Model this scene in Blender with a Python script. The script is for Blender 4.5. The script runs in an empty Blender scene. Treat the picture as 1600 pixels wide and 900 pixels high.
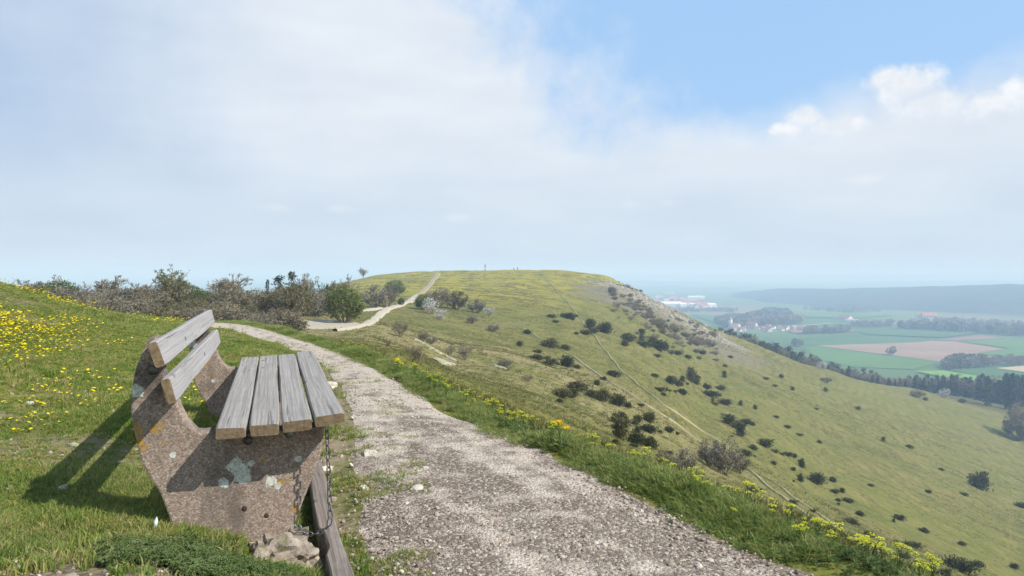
import bpy, bmesh, math, random
import numpy as np
from mathutils import Vector, Matrix
random.seed(7)
RNG = np.random.default_rng(7)
scene = bpy.context.scene
COL = scene.collection
R_ = math.radians

# ------------------------------------------------------------------ camera
FPX = 1150.0                       # focal length in pixels of the 1600 px wide photograph
PITCH = math.atan(25 / FPX)
cam_d = bpy.data.cameras.new("camera")
cam_d.sensor_width = 36.0
cam_d.lens = 36.0 * FPX / 1600.0
cam_d.clip_start = 0.05
cam_d.clip_end = 60000.0
cam = bpy.data.objects.new("camera", cam_d)
cam.location = (0, 0, 0)
cam.rotation_euler = (R_(90) - PITCH, 0, 0)
COL.objects.link(cam)
scene.camera = cam

# ------------------------------------------------------------------ light
SUN_EL = R_(43.0)
SUN_AZ = R_(111.0)                  # clockwise from +Y: the sun stands to the right, a little behind
sd = bpy.data.lights.new("sun", 'SUN')
sd.energy = 4.6
sd.angle = R_(0.5)
sd.color = (1.0, 0.955, 0.88)
sun = bpy.data.objects.new("sun", sd)
sdir = Vector((math.sin(SUN_AZ) * math.cos(SUN_EL), math.cos(SUN_AZ) * math.cos(SUN_EL), math.sin(SUN_EL)))
sun.rotation_euler = sdir.to_track_quat('Z', 'Y').to_euler()
sun.location = (60, -20, 80)
COL.objects.link(sun)

scene.view_settings.view_transform = 'Standard'
scene.view_settings.look = 'None'
scene.view_settings.gamma = 1.0
scene.view_settings.use_curve_mapping = False
scene.view_settings.exposure = 0.38
scene.render.engine = 'CYCLES'
scene.cycles.max_bounces = 6
scene.cycles.diffuse_bounces = 3
scene.cycles.transparent_max_bounces = 8
scene.cycles.volume_bounces = 1
HAZE = .00048                      # scattering per metre of the air (box built at the end)


# ------------------------------------------------------------------ node helper
class NG:
    """A thin wrapper that makes node trees readable."""
    def __init__(self, tree):
        self.t = tree
        self.t.nodes.clear()

    def new(self, kind, **props):
        n = self.t.nodes.new(kind)
        for k, v in props.items():
            setattr(n, k, v)
        return n

    def put(self, sock, v):
        if v is None:
            return
        if hasattr(v, 'is_output'):
            self.t.links.new(v, sock)
        elif isinstance(v, (tuple, list)) and sock.type == 'RGBA' and len(v) == 3:
            sock.default_value = (*v, 1.0)
        else:
            sock.default_value = v

    def m(self, op, a, b=None, c=None, clamp=False):
        n = self.new('ShaderNodeMath', operation=op)
        n.use_clamp = clamp
        for s, v in zip(n.inputs, (a, b, c)):
            self.put(s, v)
        return n.outputs[0]

    def vm(self, op, a, b=None):
        n = self.new('ShaderNodeVectorMath', operation=op)
        self.put(n.inputs[0], a)
        self.put(n.inputs[1], b)
        return n.outputs[0]

    def mix(self, f, a, b, blend='MIX'):
        n = self.new('ShaderNodeMix', data_type='RGBA', blend_type=blend)
        self.put(n.inputs[0], f)
        self.put(n.inputs[6], a)
        self.put(n.inputs[7], b)
        return n.outputs[2]

    def noise(self, vec, scale, detail=4.0, rough=0.55, dist=0.0):
        n = self.new('ShaderNodeTexNoise')
        self.put(n.inputs['Vector'], vec)
        n.inputs['Scale'].default_value = scale
        n.inputs['Detail'].default_value = detail
        n.inputs['Roughness'].default_value = rough
        n.inputs['Distortion'].default_value = dist
        return n.outputs[0]

    def voro(self, vec, scale, feature='F1', out='Distance', rnd=1.0):
        n = self.new('ShaderNodeTexVoronoi', feature=feature)
        self.put(n.inputs['Vector'], vec)
        n.inputs['Scale'].default_value = scale
        n.inputs['Randomness'].default_value = rnd
        return n.outputs[out]

    def ss(self, x, lo, hi):
        n = self.new('ShaderNodeMapRange', interpolation_type='SMOOTHSTEP')
        self.put(n.inputs[0], x)
        n.inputs[1].default_value = lo
        n.inputs[2].default_value = hi
        return n.outputs[0]

    def ramp(self, f, stops):
        n = self.new('ShaderNodeValToRGB')
        self.put(n.inputs[0], f)
        cr = n.color_ramp
        while len(cr.elements) < len(stops):
            cr.elements.new(0.5)
        for e, (p, c) in zip(cr.elements, stops):
            e.position = p
            e.color = (*c, 1)
        return n.outputs[0]

    def sep(self, v):
        n = self.new('ShaderNodeSeparateXYZ')
        self.put(n.inputs[0], v)
        return n.outputs

    def comb(self, x, y, z):
        n = self.new('ShaderNodeCombineXYZ')
        for s, v in zip(n.inputs, (x, y, z)):
            self.put(s, v)
        return n.outputs[0]

    def attr(self, name):
        n = self.new('ShaderNodeAttribute')
        n.attribute_name = name
        return n.outputs['Fac']

    def bump(self, h, strength, dist):
        n = self.new('ShaderNodeBump')
        n.inputs['Strength'].default_value = strength
        n.inputs['Distance'].default_value = dist
        self.put(n.inputs['Height'], h)
        return n.outputs[0]


def material(name):
    mt = bpy.data.materials.new(name)
    mt.use_nodes = True
    return mt, NG(mt.node_tree)


def finish(g, color, rough=0.9, normal=None, metal=0.0, trans=None, spec=0.2):
    """A principled surface; trans adds light shining through thin leaves."""
    o = g.new('ShaderNodeOutputMaterial')
    p = g.new('ShaderNodeBsdfPrincipled')
    g.put(p.inputs['Base Color'], color)
    g.put(p.inputs['Roughness'], rough)
    g.put(p.inputs['Metallic'], metal)
    p.inputs['Specular IOR Level'].default_value = spec
    if normal is not None:
        g.put(p.inputs['Normal'], normal)
    out = p.outputs[0]
    if trans:
        tr = g.new('ShaderNodeBsdfTranslucent')
        g.put(tr.inputs[0], color)
        mx = g.new('ShaderNodeMixShader')
        mx.inputs[0].default_value = trans
        g.t.links.new(out, mx.inputs[1])
        g.t.links.new(tr.outputs[0], mx.inputs[2])
        out = mx.outputs[0]
    g.t.links.new(out, o.inputs[0])


# ------------------------------------------------------------------ sky
world = bpy.data.worlds.new("World")
scene.world = world
world.use_nodes = True
g = NG(world.node_tree)
wo = g.new('ShaderNodeOutputWorld')
bg = g.new('ShaderNodeBackground')
bg.inputs[1].default_value = 0.10
sk = g.new('ShaderNodeTexSky', sky_type='NISHITA')
sk.sun_disc = False
sk.sun_elevation = SUN_EL
sk.sun_rotation = SUN_AZ
sk.air_density = 1.0
sk.dust_density = 1.6
sk.ozone_density = 1.0
tc = g.new('ShaderNodeTexCoord')
dv = g.vm('NORMALIZE', tc.outputs['Generated'])
sx, sy, sz = g.sep(dv)[:3]
az = g.m('MULTIPLY', g.m('ARCTAN2', sx, sy), 57.2958)     # degrees, right of the view axis
el = g.m('MULTIPLY', g.m('ARCSINE', sz), 57.2958)
ang = g.comb(g.m('MULTIPLY', az, 0.1), g.m('MULTIPLY', el, 0.1), 0.0)
n_big = g.noise(dv, 2.6, 5, 0.55)
n_mid = g.noise(dv, 9.0, 6, 0.58)
n_fine = g.noise(dv, 26.0, 6, 0.6)
big0 = g.m('SUBTRACT', n_big, 0.5)
mid0 = g.m('SUBTRACT', n_mid, 0.5)
fine0 = g.m('SUBTRACT', n_fine, 0.5)
# thin high cloud: covers the left of the view and the lower sky; open blue stands to the right and above
edge = g.m('ADD', g.m('MULTIPLY', az, 0.16), g.m('MULTIPLY', el, 0.20))
edge = g.m('ADD', edge, g.m('MULTIPLY', mid0, 3.0))
edge = g.m('ADD', edge, g.m('MULTIPLY', fine0, 2.3))
gap = g.ss(edge, 2.2, 5.2)
lowveil = g.ss(g.m('ADD', g.m('ADD', el, g.m('MULTIPLY', mid0, 6.0)), g.m('MULTIPLY', az, -0.09)), 7.0, 11.5)
gap = g.m('MULTIPLY', gap, lowveil)
veil = g.m('SUBTRACT', 1.0, g.m('MULTIPLY', gap, 0.93))
base = sk.outputs[0]
# a soft brighter heart of the thin cloud and a bluer, thinner part far left
leftdim = g.ss(g.m('ADD', az, g.m('ADD', g.m('MULTIPLY', mid0, 14.0), g.m('MULTIPLY', el, 0.25))), -35.0, -9.0)
cl_blue = (3.6, 4.65, 6.2)
cl_white = (6.1, 6.55, 7.15)
veil_col = g.mix(leftdim, cl_blue, cl_white)
lowness = g.ss(g.m('ADD', el, g.m('MULTIPLY', big0, 8.0)), 1.0, 13.0)
veil_col = g.mix(lowness, (5.05, 5.85, 6.7), veil_col)
streak = g.noise(g.comb(g.m('MULTIPLY', az, 0.05), g.m('MULTIPLY', el, 0.20), 0.0), 1.6, 5, 0.5)
veil_col = g.mix(1.0, veil_col, g.ramp(streak, [(0.3, (0.93, 0.945, 0.965)), (0.7, (1.05, 1.045, 1.03))]), 'MULTIPLY')
blue = g.mix(0.78, base, (2.95, 5.1, 8.1))
col = g.mix(veil, blue, veil_col)
# cumulus heads: unions of round puffs with ragged noisy rims
PUFFS = [(28.3, 12.2, 2.5, 2.0), (26.9, 12.9, 1.5, 1.3), (29.6, 11.2, 2.6, 1.5), (21.6, 10.8, 1.5, 1.15), (23.6, 10.2, 2.1, .9),
         (20.2, 10.1, 1.5, .8), (32.8, 10.6, 1.8, 1.1), (34.6, 10.9, 1.6, 1.3), (38.0, 12.0, 2.2, 1.9), (42.5, 11.5, 3.5, 2.6),
         (-12.6, 4.7, 1.7, .45), (-18.0, 4.7, 1.5, .42), (-4.9, 4.1, 1.6, .5), (12.0, 5.2, 1.1, .4), (9.2, 5.1, .9, .4), (25.5, 6.4, 1.5, .5),
         (-52, 8, 5, 1.4), (58, 9, 5, 2.6), (66, 12, 6, 3.0), (95, 10, 8, 3), (140, 12, 9, 4), (-110, 11, 8, 3), (180, 10, 9, 3)]
mask = None
shade = None
for i, (pa, pe, rx, ry) in enumerate(PUFFS):
    da = g.m('DIVIDE', g.m('SUBTRACT', az, pa), rx)
    de = g.m('DIVIDE', g.m('SUBTRACT', el, pe), ry)
    # flatter, softer undersides
    de2 = g.m('MULTIPLY', de, g.m('SUBTRACT', 1.0, g.m('MULTIPLY', g.ss(de, -0.2, -0.8), 0.25)))
    d = g.m('SQRT', g.m('ADD', g.m('MULTIPLY', da, da), g.m('MULTIPLY', de2, de2)))
    d = g.m('ADD', d, g.m('MULTIPLY', fine0, 1.5))
    d = g.m('ADD', d, g.m('MULTIPLY', mid0, 0.5))
    hi = 0.42 if i < 10 else 0.25
    k = 1.0 if i < 10 else 0.33
    top = g.ss(de, -0.9, 0.15)
    mk = g.m('MULTIPLY', g.m('MULTIPLY', g.m('SUBTRACT', 1.0, g.ss(d, hi, 1.08)), k), g.m('ADD', 0.12, g.m('MULTIPLY', top, 0.88)))
    mask = mk if mask is None else g.m('MAXIMUM', mask, mk)
puff_col = g.mix(g.ss(n_fine, 0.3, 0.62), (7.5, 7.65, 7.9), (6.2, 6.55, 7.0))
col = g.mix(mask, col, puff_col)
g.put(bg.inputs[0], col)
g.t.links.new(bg.outputs[0], wo.inputs[0])


# ------------------------------------------------------------------ terrain height
def sst(x, lo, hi):
    t = np.clip((x - lo) / (hi - lo), 0, 1)
    return t * t * (3 - 2 * t)


_LAT = np.random.default_rng(3).random((256, 256))


def vnoise(x, y, s, seed=0):
    """Smooth value noise, -1..1, wavelength about s metres."""
    x = np.asarray(x, float) / s + seed * 17.3
    y = np.asarray(y, float) / s + seed * 31.7
    xi, yi = np.floor(x).astype(int), np.floor(y).astype(int)
    fx, fy = x - xi, y - yi
    fx, fy = fx * fx * (3 - 2 * fx), fy * fy * (3 - 2 * fy)
    A = _LAT[xi % 256, yi % 256]
    B = _LAT[(xi + 1) % 256, yi % 256]
    C_ = _LAT[xi % 256, (yi + 1) % 256]
    D_ = _LAT[(xi + 1) % 256, (yi + 1) % 256]
    return ((A * (1 - fx) + B * fx) * (1 - fy) + (C_ * (1 - fx) + D_ * fx) * fy) * 2 - 1


# edges of the gravel path (x at distance y)
_PY = np.array([-6, 0, 2.84, 3.8, 4.8, 5.9, 7.4, 9.7, 12.2, 15.4, 17.0, 20, 25, 40])
_XR = np.array([5.4, 2.42, 1.12, .67, .13, -.48, -1.08, -2.05, -3.4, -5.3, -6.4, -8.4, -12.0, -24])
_XL = np.array([2.4, .6, -.60, -.90, -1.08, -1.32, -1.76, -2.58, -4.0, -6.5, -7.9, -10.6, -15.0, -28])


def path_r(y):
    return np.interp(y, _PY, _XR)


def path_l(y):
    return np.interp(y, _PY, _XL)


GROUND = -1.15


def z_near(x, y):
    d = (x - path_r(y)) * .88
    e = (path_l(y) - x) * .88
    z = np.full_like(np.asarray(x, float), GROUND)
    z = z + .03 * np.exp(-((d - .2) / .15) ** 2)
    t = d - .33
    z = z - .52 * (np.sqrt(t * t + .02) + t) / 2
    ep = np.clip(e, 0, None)
    z = z + .18 * sst(ep, .05, .75) + .06 * sst(ep, .6, 1.5) + 1.08 * (1 - np.exp(-(ep / 3.9) ** 3))
    return z


# far relief: for each viewing direction the height against distance, z/D*1150 below eye level (or plain z when negative keyed 'z')
FAR = {
    -2600: ('z', [(28, 0.4), (60, -1), (120, -3), (300, -8), (500, -30), (900, -101)]),
    -400: ('z', [(28, -.6), (60, -3), (120, -4), (220, -8), (400, -40), (700, -101), (900, -101)]),
    0: ('z', [(28, -1.6), (60, -4), (100, -4.4), (200, -8), (400, -42), (700, -101), (900, -101)]),
    250: ('z', [(28, -2.1), (60, -4.5), (100, -4.4), (200, -8), (400, -42), (700, -101), (900, -101)]),
    350: ('z', [(28, -2.3), (60, -4.8), (100, -4.7), (200, -7), (400, -38), (700, -101), (900, -101)]),
    430: ('z', [(28, -2.5), (60, -4.75), (72, -5.0), (100, -5.5), (150, -6.3), (250, -8), (420, -34), (700, -101), (900, -101)]),
    520: ('z', [(28, -2.8), (62, -5.2), (90, -5.9), (130, -6.2), (200, -6.6), (300, -6.8), (360, -5.5), (440, -10), (560, -45), (800, -101), (900, -101)]),
    580: ('p', [(28, 545), (60, 524), (100, 500), (130, 483), (200, 461), (300, 444), (400, 432), (450, 431), (520, 460), (800, 570), (900, 570)]),
    640: ('p', [(28, 556), (60, 540), (85, 520), (130, 492), (200, 466), (300, 445), (430, 425), (480, 425), (620, 432), (800, 560), (900, 560)]),
    700: ('p', [(28, 592), (60, 570), (85, 541), (130, 501), (200, 470), (300, 445), (430, 424), (480, 424.5), (640, 430), (800, 560), (900, 560)]),
    800: ('p', [(28, 628), (40, 614), (70, 578), (100, 545), (150, 506), (220, 472), (300, 450), (380, 433), (440, 422), (500, 423.5), (660, 432), (800, 570), (900, 565)]),
    880: ('p', [(28, 664), (40, 650), (70, 604), (100, 570), (150, 521), (220, 484), (300, 457), (380, 435), (440, 423), (490, 425), (620, 440), (760, 570), (900, 565)]),
    950: ('p', [(28, 694), (40, 680), (70, 632), (100, 592), (150, 545), (220, 503), (300, 470), (370, 445), (432, 429), (470, 436), (560, 500), (720, 586), (900, 565)]),
    1000: ('p', [(28, 716), (40, 702), (70, 654), (100, 615), (150, 568), (220, 523), (300, 485), (360, 466), (405, 452), (450, 476), (600, 585), (700, 590), (900, 565)]),
    1050: ('p', [(28, 742), (40, 728), (65, 690), (100, 643), (150, 597), (215, 552), (285, 515), (340, 491), (385, 480), (430, 503), (600, 590), (700, 590), (900, 565)]),
    1100: ('p', [(28, 772), (40, 758), (60, 735), (90, 694), (140, 642), (210, 585), (280, 542), (330, 518), (370, 506), (420, 534), (600, 600), (700, 590), (900, 565)]),
    1200: ('p', [(28, 825), (40, 808), (60, 780), (100, 724), (150, 670), (220, 614), (300, 567), (355, 546), (405, 566), (500, 603), (600, 610), (700, 590), (900, 565)]),
    1300: ('p', [(28, 884), (40, 864), (60, 832), (100, 778), (150, 722), (220, 660), (300, 610), (372, 576), (450, 596), (600, 612), (700, 590), (900, 565)]),
    1430: ('p', [(28, 945), (40, 920), (60, 882), (100, 824), (150, 768), (220, 707), (300, 656), (380, 617), (425, 607), (500, 612), (600, 606), (700, 590), (900, 565)]),
    1600: ('p', [(28, 1015), (40, 995), (60, 955), (100, 894), (150, 834), (220, 766), (300, 707), (380, 662), (430, 640), (500, 625), (600, 607), (700, 590), (900, 565)]),
    2400: ('z', [(28, -19), (40, -27), (60, -38), (100, -52), (150, -61), (220, -75), (300, -83), (430, -91), (600, -98), (700, -101), (900, -101)]),
    4200: ('z', [(28, -15), (60, -31), (100, -45), (150, -60), (220, -74), (300, -83), (430, -91), (600, -98), (700, -101), (900, -101)]),
}
NTH, NRR = 1441, 400
TH0, TH1 = -math.pi, math.pi
LR0, LR1 = math.log(14), math.log(1000)
_thg = np.linspace(TH0, TH1, NTH)
_lrg = np.linspace(LR0, LR1, NRR)


def _build_far():
    cols, ths = [], []
    for px in sorted(FAR):
        a = (px - 800) / FPX
        th = math.atan(a)
        c = math.cos(th)
        kind, lst = FAR[px]
        D = np.array([q[0] for q in lst], float)
        v = np.array([q[1] for q in lst], float)
        ratio = (-(v - 425) / FPX if kind == 'p' else v / D) * c        # z over slant distance
        cols.append(np.interp(_lrg, np.log(D / c), ratio))
        ths.append(th)
    back = (cols[0] + cols[-1]) / 2
    ths = [-math.pi] + ths + [math.pi]
    cols = [back] + cols + [back]
    cols = np.array(cols)
    tab = np.empty((NTH, NRR))
    for j in range(NRR):
        tab[:, j] = np.interp(_thg, ths, cols[:, j])
    def blur(t, n, axis):
        k = np.exp(-np.linspace(-2, 2, 2 * n + 1) ** 2)
        k /= k.sum()
        p = np.concatenate([np.take(t, [0] * n, axis), t, np.take(t, [-1] * n, axis)], axis)
        return np.apply_along_axis(lambda q: np.convolve(q, k, 'valid'), axis, p)
    return blur(blur(tab, 4, 0), 3, 1)


_TAB = _build_far()


def z_far(x, y):
    th = np.arctan2(x, y)
    r = np.hypot(x, y)
    u = np.clip((th - TH0) / (TH1 - TH0) * (NTH - 1), 0, NTH - 1.001)
    v = np.clip((np.log(np.maximum(r, 1)) - LR0) / (LR1 - LR0) * (NRR - 1), 0, NRR - 1.001)
    i, j = u.astype(int), v.astype(int)
    fu, fv = u - i, v - j
    q = (_TAB[i, j] * (1 - fu) + _TAB[i + 1, j] * fu) * (1 - fv) + (_TAB[i, j + 1] * (1 - fu) + _TAB[i + 1, j + 1] * fu) * fv
    return q * r


def H(x, y):
    x = np.asarray(x, float)
    y = np.asarray(y, float)
    r = np.hypot(x, y)
    w = sst(np.log(np.maximum(r, .1)), math.log(15), math.log(30))
    z = z_near(x, y) * (1 - w) + z_far(x, y) * w
    far = sst(r, 20, 60)
    onpath = np.clip(1 - np.abs((x - (path_l(y) + path_r(y)) / 2) / (.62 * (path_r(y) - path_l(y)))), 0, 1)
    near_amp = (1 - far) * (1 - .75 * sst(onpath, 0, .3))
    z = z + near_amp * (.035 * vnoise(x, y, .9, 1) + .018 * vnoise(x, y, .33, 2))
    z = z + far * sst(900 - r, 0, 300) * (.55 * vnoise(x, y, 21, 3) + .22 * vnoise(x, y, 7, 4) + .09 * vnoise(x, y, 2.6, 5))
    return z


_RR = np.geomspace(1.6, 1400, 5000)


def ray_dir(px, py):
    xc, yc = (px - 800) / FPX, (450 - py) / FPX
    c, s = math.cos(PITCH), math.sin(PITCH)
    return np.array([xc, c + yc * s, -s + yc * c])


def hit(px, py):
    """The spot of ground seen at a pixel of the photograph."""
    d = ray_dir(px, py)
    t = _RR / math.hypot(d[0], d[1])
    X, Y, Z = d[0] * t, d[1] * t, d[2] * t
    below = Z < H(X, Y)
    if not below.any():
        return None
    k = int(np.argmax(below))
    return Vector((X[k], Y[k], float(H(X[k], Y[k]))))


def at_dist(px, D):
    x = (px - 800) / FPX * D
    return Vector((x, D, float(H(x, D))))


PLAIN = -100.0


def plain_at(px, py, up=0.0):
    d = ray_dir(px, py)
    t = (PLAIN + up) / d[2]
    return (d[0] * t, d[1] * t, PLAIN + up)


# ------------------------------------------------------------------ object helpers
def link_mesh(name, verts, faces, mats, parent=None, midx=None, smooth=False, loc=None):
    me = bpy.data.meshes.new(name)
    me.from_pydata(verts if isinstance(verts, list) else verts.tolist(), [], faces if isinstance(faces, list) else faces.tolist())
    for mt in (mats if isinstance(mats, (list, tuple)) else [mats]):
        me.materials.append(mt)
    if midx is not None:
        me.polygons.foreach_set('material_index', np.asarray(midx, np.int32))
    if smooth:
        me.polygons.foreach_set('use_smooth', np.ones(len(me.polygons), bool))
    me.update()
    o = bpy.data.objects.new(name, me)
    if loc is not None:
        o.location = loc
    COL.objects.link(o)
    if parent is not None:
        o.parent = parent
    return o


def tag(o, label, cat, group=None):
    o['label'] = label
    o['category'] = cat
    if group:
        o['group'] = group
    return o


def empty(name, loc=(0, 0, 0), rz=0.0):
    o = bpy.data.objects.new(name, None)
    o.location = loc
    o.rotation_euler = (0, 0, rz)
    o.empty_display_size = .2
    COL.objects.link(o)
    return o


def structure(o):
    o['kind'] = 'structure'
    return o


def stuff(o, label=None, cat=None):
    o['kind'] = 'stuff'
    if label:
        o['label'] = label
    if cat:
        o['category'] = cat
    return o


class MB:
    """Collects vertices and faces of one mesh."""
    def __init__(self):
        self.v, self.f, self.mi = [], [], []

    def add(self, vs, fs, mi=0):
        b = len(self.v)
        self.v.extend([tuple(map(float, p)) for p in vs])
        self.f.extend([tuple(b + i for i in q) for q in fs])
        self.mi.extend([mi] * len(fs))

    def box(self, x0, x1, y0, y1, z0, z1, mi=0):
        self.add([(x0, y0, z0), (x1, y0, z0), (x1, y1, z0), (x0, y1, z0), (x0, y0, z1), (x1, y0, z1), (x1, y1, z1), (x0, y1, z1)],
                 [(0, 3, 2, 1), (4, 5, 6, 7), (0, 1, 5, 4), (1, 2, 6, 5), (2, 3, 7, 6), (3, 0, 4, 7)], mi)

    def limb(self, p, q, r0, r1, n=3, mi=0):
        """A tapered twig or trunk piece from p to q."""
        p, q = Vector(p), Vector(q)
        d = (q - p)
        if d.length < 1e-6:
            return
        d.normalize()
        u = d.cross(Vector((.3, .5, .8)) if abs(d.z) < .9 else Vector((1, 0, 0))).normalized()
        w = d.cross(u)
        vs = []
        for c, r in ((p, r0), (q, r1)):
            for k in range(n):
                t = 2 * math.pi * k / n
                vs.append(c + u * (r * math.cos(t)) + w * (r * math.sin(t)))
        self.add(vs, [(k, (k + 1) % n, n + (k + 1) % n, n + k) for k in range(n)], mi)

    def leaf(self, c, direction, length, width, mi=0, roll=None):
        """A small pointed quad."""
        c = Vector(c)
        d = Vector(direction).normalized()
        u = d.cross(Vector((random.uniform(-1, 1), random.uniform(-1, 1), random.uniform(-1, 1))))
        if u.length < 1e-4:
            u = d.orthogonal()
        u.normalize()
        self.add([c, c + d * length * .45 + u * width * .5, c + d * length, c + d * length * .55 - u * width * .5], [(0, 1, 2, 3)], mi)

    def build(self, name, mats, parent=None, smooth=False, loc=None):
        return link_mesh(name, self.v, self.f, mats, parent, self.mi, smooth, loc)


def mesh_only(mb, name, mats, smooth=False):
    me = bpy.data.meshes.new(name)
    me.from_pydata(mb.v, [], mb.f)
    for mt in (mats if isinstance(mats, (list, tuple)) else [mats]):
        me.materials.append(mt)
    me.polygons.foreach_set('material_index', np.asarray(mb.mi, np.int32))
    if smooth:
        me.polygons.foreach_set('use_smooth', np.ones(len(me.polygons), bool))
    me.update()
    return me


def part_of(name, me, parent):
    o = bpy.data.objects.new(name, me)
    COL.objects.link(o)
    o.parent = parent
    return o


def scatter(name, protos, pts, rot, scl, idx, kind_label=None):
    """One 'stuff' object: many small copies of a few meshes, placed by geometry nodes on stored points."""
    n = len(pts)
    me = bpy.data.meshes.new(name)
    me.vertices.add(n)
    me.vertices.foreach_set('co', np.asarray(pts, np.float32).ravel())
    a = me.attributes.new('rot', 'FLOAT_VECTOR', 'POINT')
    a.data.foreach_set('vector', np.asarray(rot, np.float32).ravel())
    a = me.attributes.new('scl', 'FLOAT_VECTOR', 'POINT')
    a.data.foreach_set('vector', np.asarray(scl, np.float32).ravel())
    a = me.attributes.new('pick', 'INT', 'POINT')
    a.data.foreach_set('value', np.asarray(idx, np.int32))
    ob = bpy.data.objects.new(name, me)
    COL.objects.link(ob)
    ng = bpy.data.node_groups.new(name, 'GeometryNodeTree')
    ng.interface.new_socket('Geometry', in_out='INPUT', socket_type='NodeSocketGeometry')
    ng.interface.new_socket('Geometry', in_out='OUTPUT', socket_type='NodeSocketGeometry')
    N, L = ng.nodes, ng.links
    gi, go = N.new('NodeGroupInput'), N.new('NodeGroupOutput')
    iop = N.new('GeometryNodeInstanceOnPoints')
    jn = N.new('GeometryNodeJoinGeometry')
    for p in reversed(protos):
        oi = N.new('GeometryNodeObjectInfo')
        oi.inputs['Object'].default_value = p
        oi.inputs['As Instance'].default_value = True
        L.new(oi.outputs['Geometry'], jn.inputs[0])
    iop.inputs['Pick Instance'].default_value = True
    def named(nm, dt):
        q = N.new('GeometryNodeInputNamedAttribute')
        q.data_type = dt
        q.inputs['Name'].default_value = nm
        return q.outputs['Attribute']
    L.new(gi.outputs[0], iop.inputs['Points'])
    L.new(jn.outputs[0], iop.inputs['Instance'])
    L.new(named('pick', 'INT'), iop.inputs['Instance Index'])
    er = N.new('FunctionNodeEulerToRotation')
    L.new(named('rot', 'FLOAT_VECTOR'), er.inputs[0])
    L.new(er.outputs[0], iop.inputs['Rotation'])
    L.new(named('scl', 'FLOAT_VECTOR'), iop.inputs['Scale'])
    L.new(iop.outputs[0], go.inputs[0])
    md = ob.modifiers.new('scatter', 'NODES')
    md.node_group = ng
    return stuff(ob, kind_label)


def proto(me):
    """A mesh that only the scatter refers to; it is never linked into the scene itself."""
    return bpy.data.objects.new(me.name, me)


# ------------------------------------------------------------------ materials
def obj_co(g):
    return g.new('ShaderNodeTexCoord').outputs['Object']


def world_co(g):
    return g.new('ShaderNodeNewGeometry').outputs['Position']


def rand(g):
    return g.new('ShaderNodeObjectInfo').outputs['Random']


def leaf_material(name, stops, trans=.3, rough=.75):
    mt, g = material(name)
    n = g.noise(world_co(g), 1.7, 3, .6)
    f = g.m('ADD', g.m('MULTIPLY', rand(g), .55), g.m('MULTIPLY', n, .5))
    finish(g, g.ramp(f, stops), rough, trans=trans, spec=.25)
    return mt


M = {}
# --- the grassland sheet
mt, g = material('meadow_turf')
P = world_co(g)
n60 = g.noise(P, .022, 4, .55)
n8 = g.noise(P, .16, 5, .6)
n1 = g.noise(P, 1.3, 5, .65)
nf = g.noise(P, 9.0, 4, .7)
vt = g.noise(g.vm('MULTIPLY', P, (1.0, 1.0, 5.0)), .55, 5, .72)
n25 = g.noise(P, .065, 5, .65, .4)
c = g.ramp(n8, [(.30, (.072, .088, .020)), (.47, (.115, .125, .030)), (.58, (.135, .135, .036)), (.72, (.185, .165, .052))])
c = g.mix(g.m('MULTIPLY', g.ss(n60, .40, .62), .6), c, (.125, .145, .028))
c = g.mix(g.m('MULTIPLY', g.ss(n25, .52, .66), .6), c, (.20, .175, .058))
c = g.mix(g.m('MULTIPLY', g.ss(n25, .47, .36), .55), c, (.070, .085, .024))
c = g.mix(g.m('MULTIPLY', g.ss(n1, .50, .70), .5), c, (.19, .165, .06))
c = g.mix(g.m('MULTIPLY', g.ss(vt, .54, .66), .65), c, (.055, .068, .020))
c = g.mix(g.m('MULTIPLY', g.ss(nf, .52, .75), .4), c, (.06, .072, .02))
c = g.mix(1.0, c, (1.12, 1.06, .92), 'MULTIPLY')
Pz = g.sep(P)[2]
ter = g.m('SINE', g.m('ADD', g.m('MULTIPLY', Pz, 4.4), g.m('ADD', g.m('MULTIPLY', n8, 9.0), g.m('MULTIPLY', n1, 3.0))))
ter = g.m('MULTIPLY', g.ss(ter, .1, .9), g.m('MULTIPLY', g.ss(n25, .42, .6), g.ss(Pz, -2.5, -7.0)))       # sheep terraces along the contours
c = g.mix(g.m('MULTIPLY', ter, .42), c, (.062, .068, .022))
vs_ = g.noise(P, .55, 4, .75)
c = g.mix(g.m('MULTIPLY', g.ss(vs_, .55, .68), .55), c, (.052, .062, .019))
c = g.mix(g.m('MULTIPLY', g.ss(vs_, .44, .34), .4), c, (.19, .175, .07))
c = g.mix(g.m('MULTIPLY', g.attr('yellow'), g.ss(n8, .36, .60)), c, (.30, .26, .014))
c = g.mix(g.m('MULTIPLY', g.attr('dry'), g.ss(g.m('ADD', n1, g.m('MULTIPLY', n8, .6)), .62, .95)), c, (.26, .21, .105))
c = g.mix(g.attr('lush'), c, (.085, .19, .022))
c = g.mix(g.m('MULTIPLY', g.attr('wood_floor'), g.ss(n1, .35, .55)), c, (.085, .075, .042))
c = g.mix(g.m('MULTIPLY', g.attr('rubble'), g.ss(g.m('ADD', n8, g.m('MULTIPLY', nf, .3)), .35, .6)), c, g.ramp(n1, [(.34, (.115, .11, .055)), (.48, (.175, .155, .095)), (.58, (.19, .165, .11)), (.70, (.33, .295, .23))]))
c = g.mix(g.m('MULTIPLY', g.attr('scree'), g.ss(g.m('ADD', n1, g.m('MULTIPLY', nf, .35)), .55, .75)), c, g.ramp(nf, [(.35, (.21, .185, .14)), (.55, (.37, .33, .265)), (.7, (.48, .44, .36))]))
c = g.mix(g.m('MULTIPLY', g.attr('soil'), g.ss(g.m('ADD', n1, g.m('MULTIPLY', nf, .5)), .5, .8)), c, (.20, .16, .105))
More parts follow.
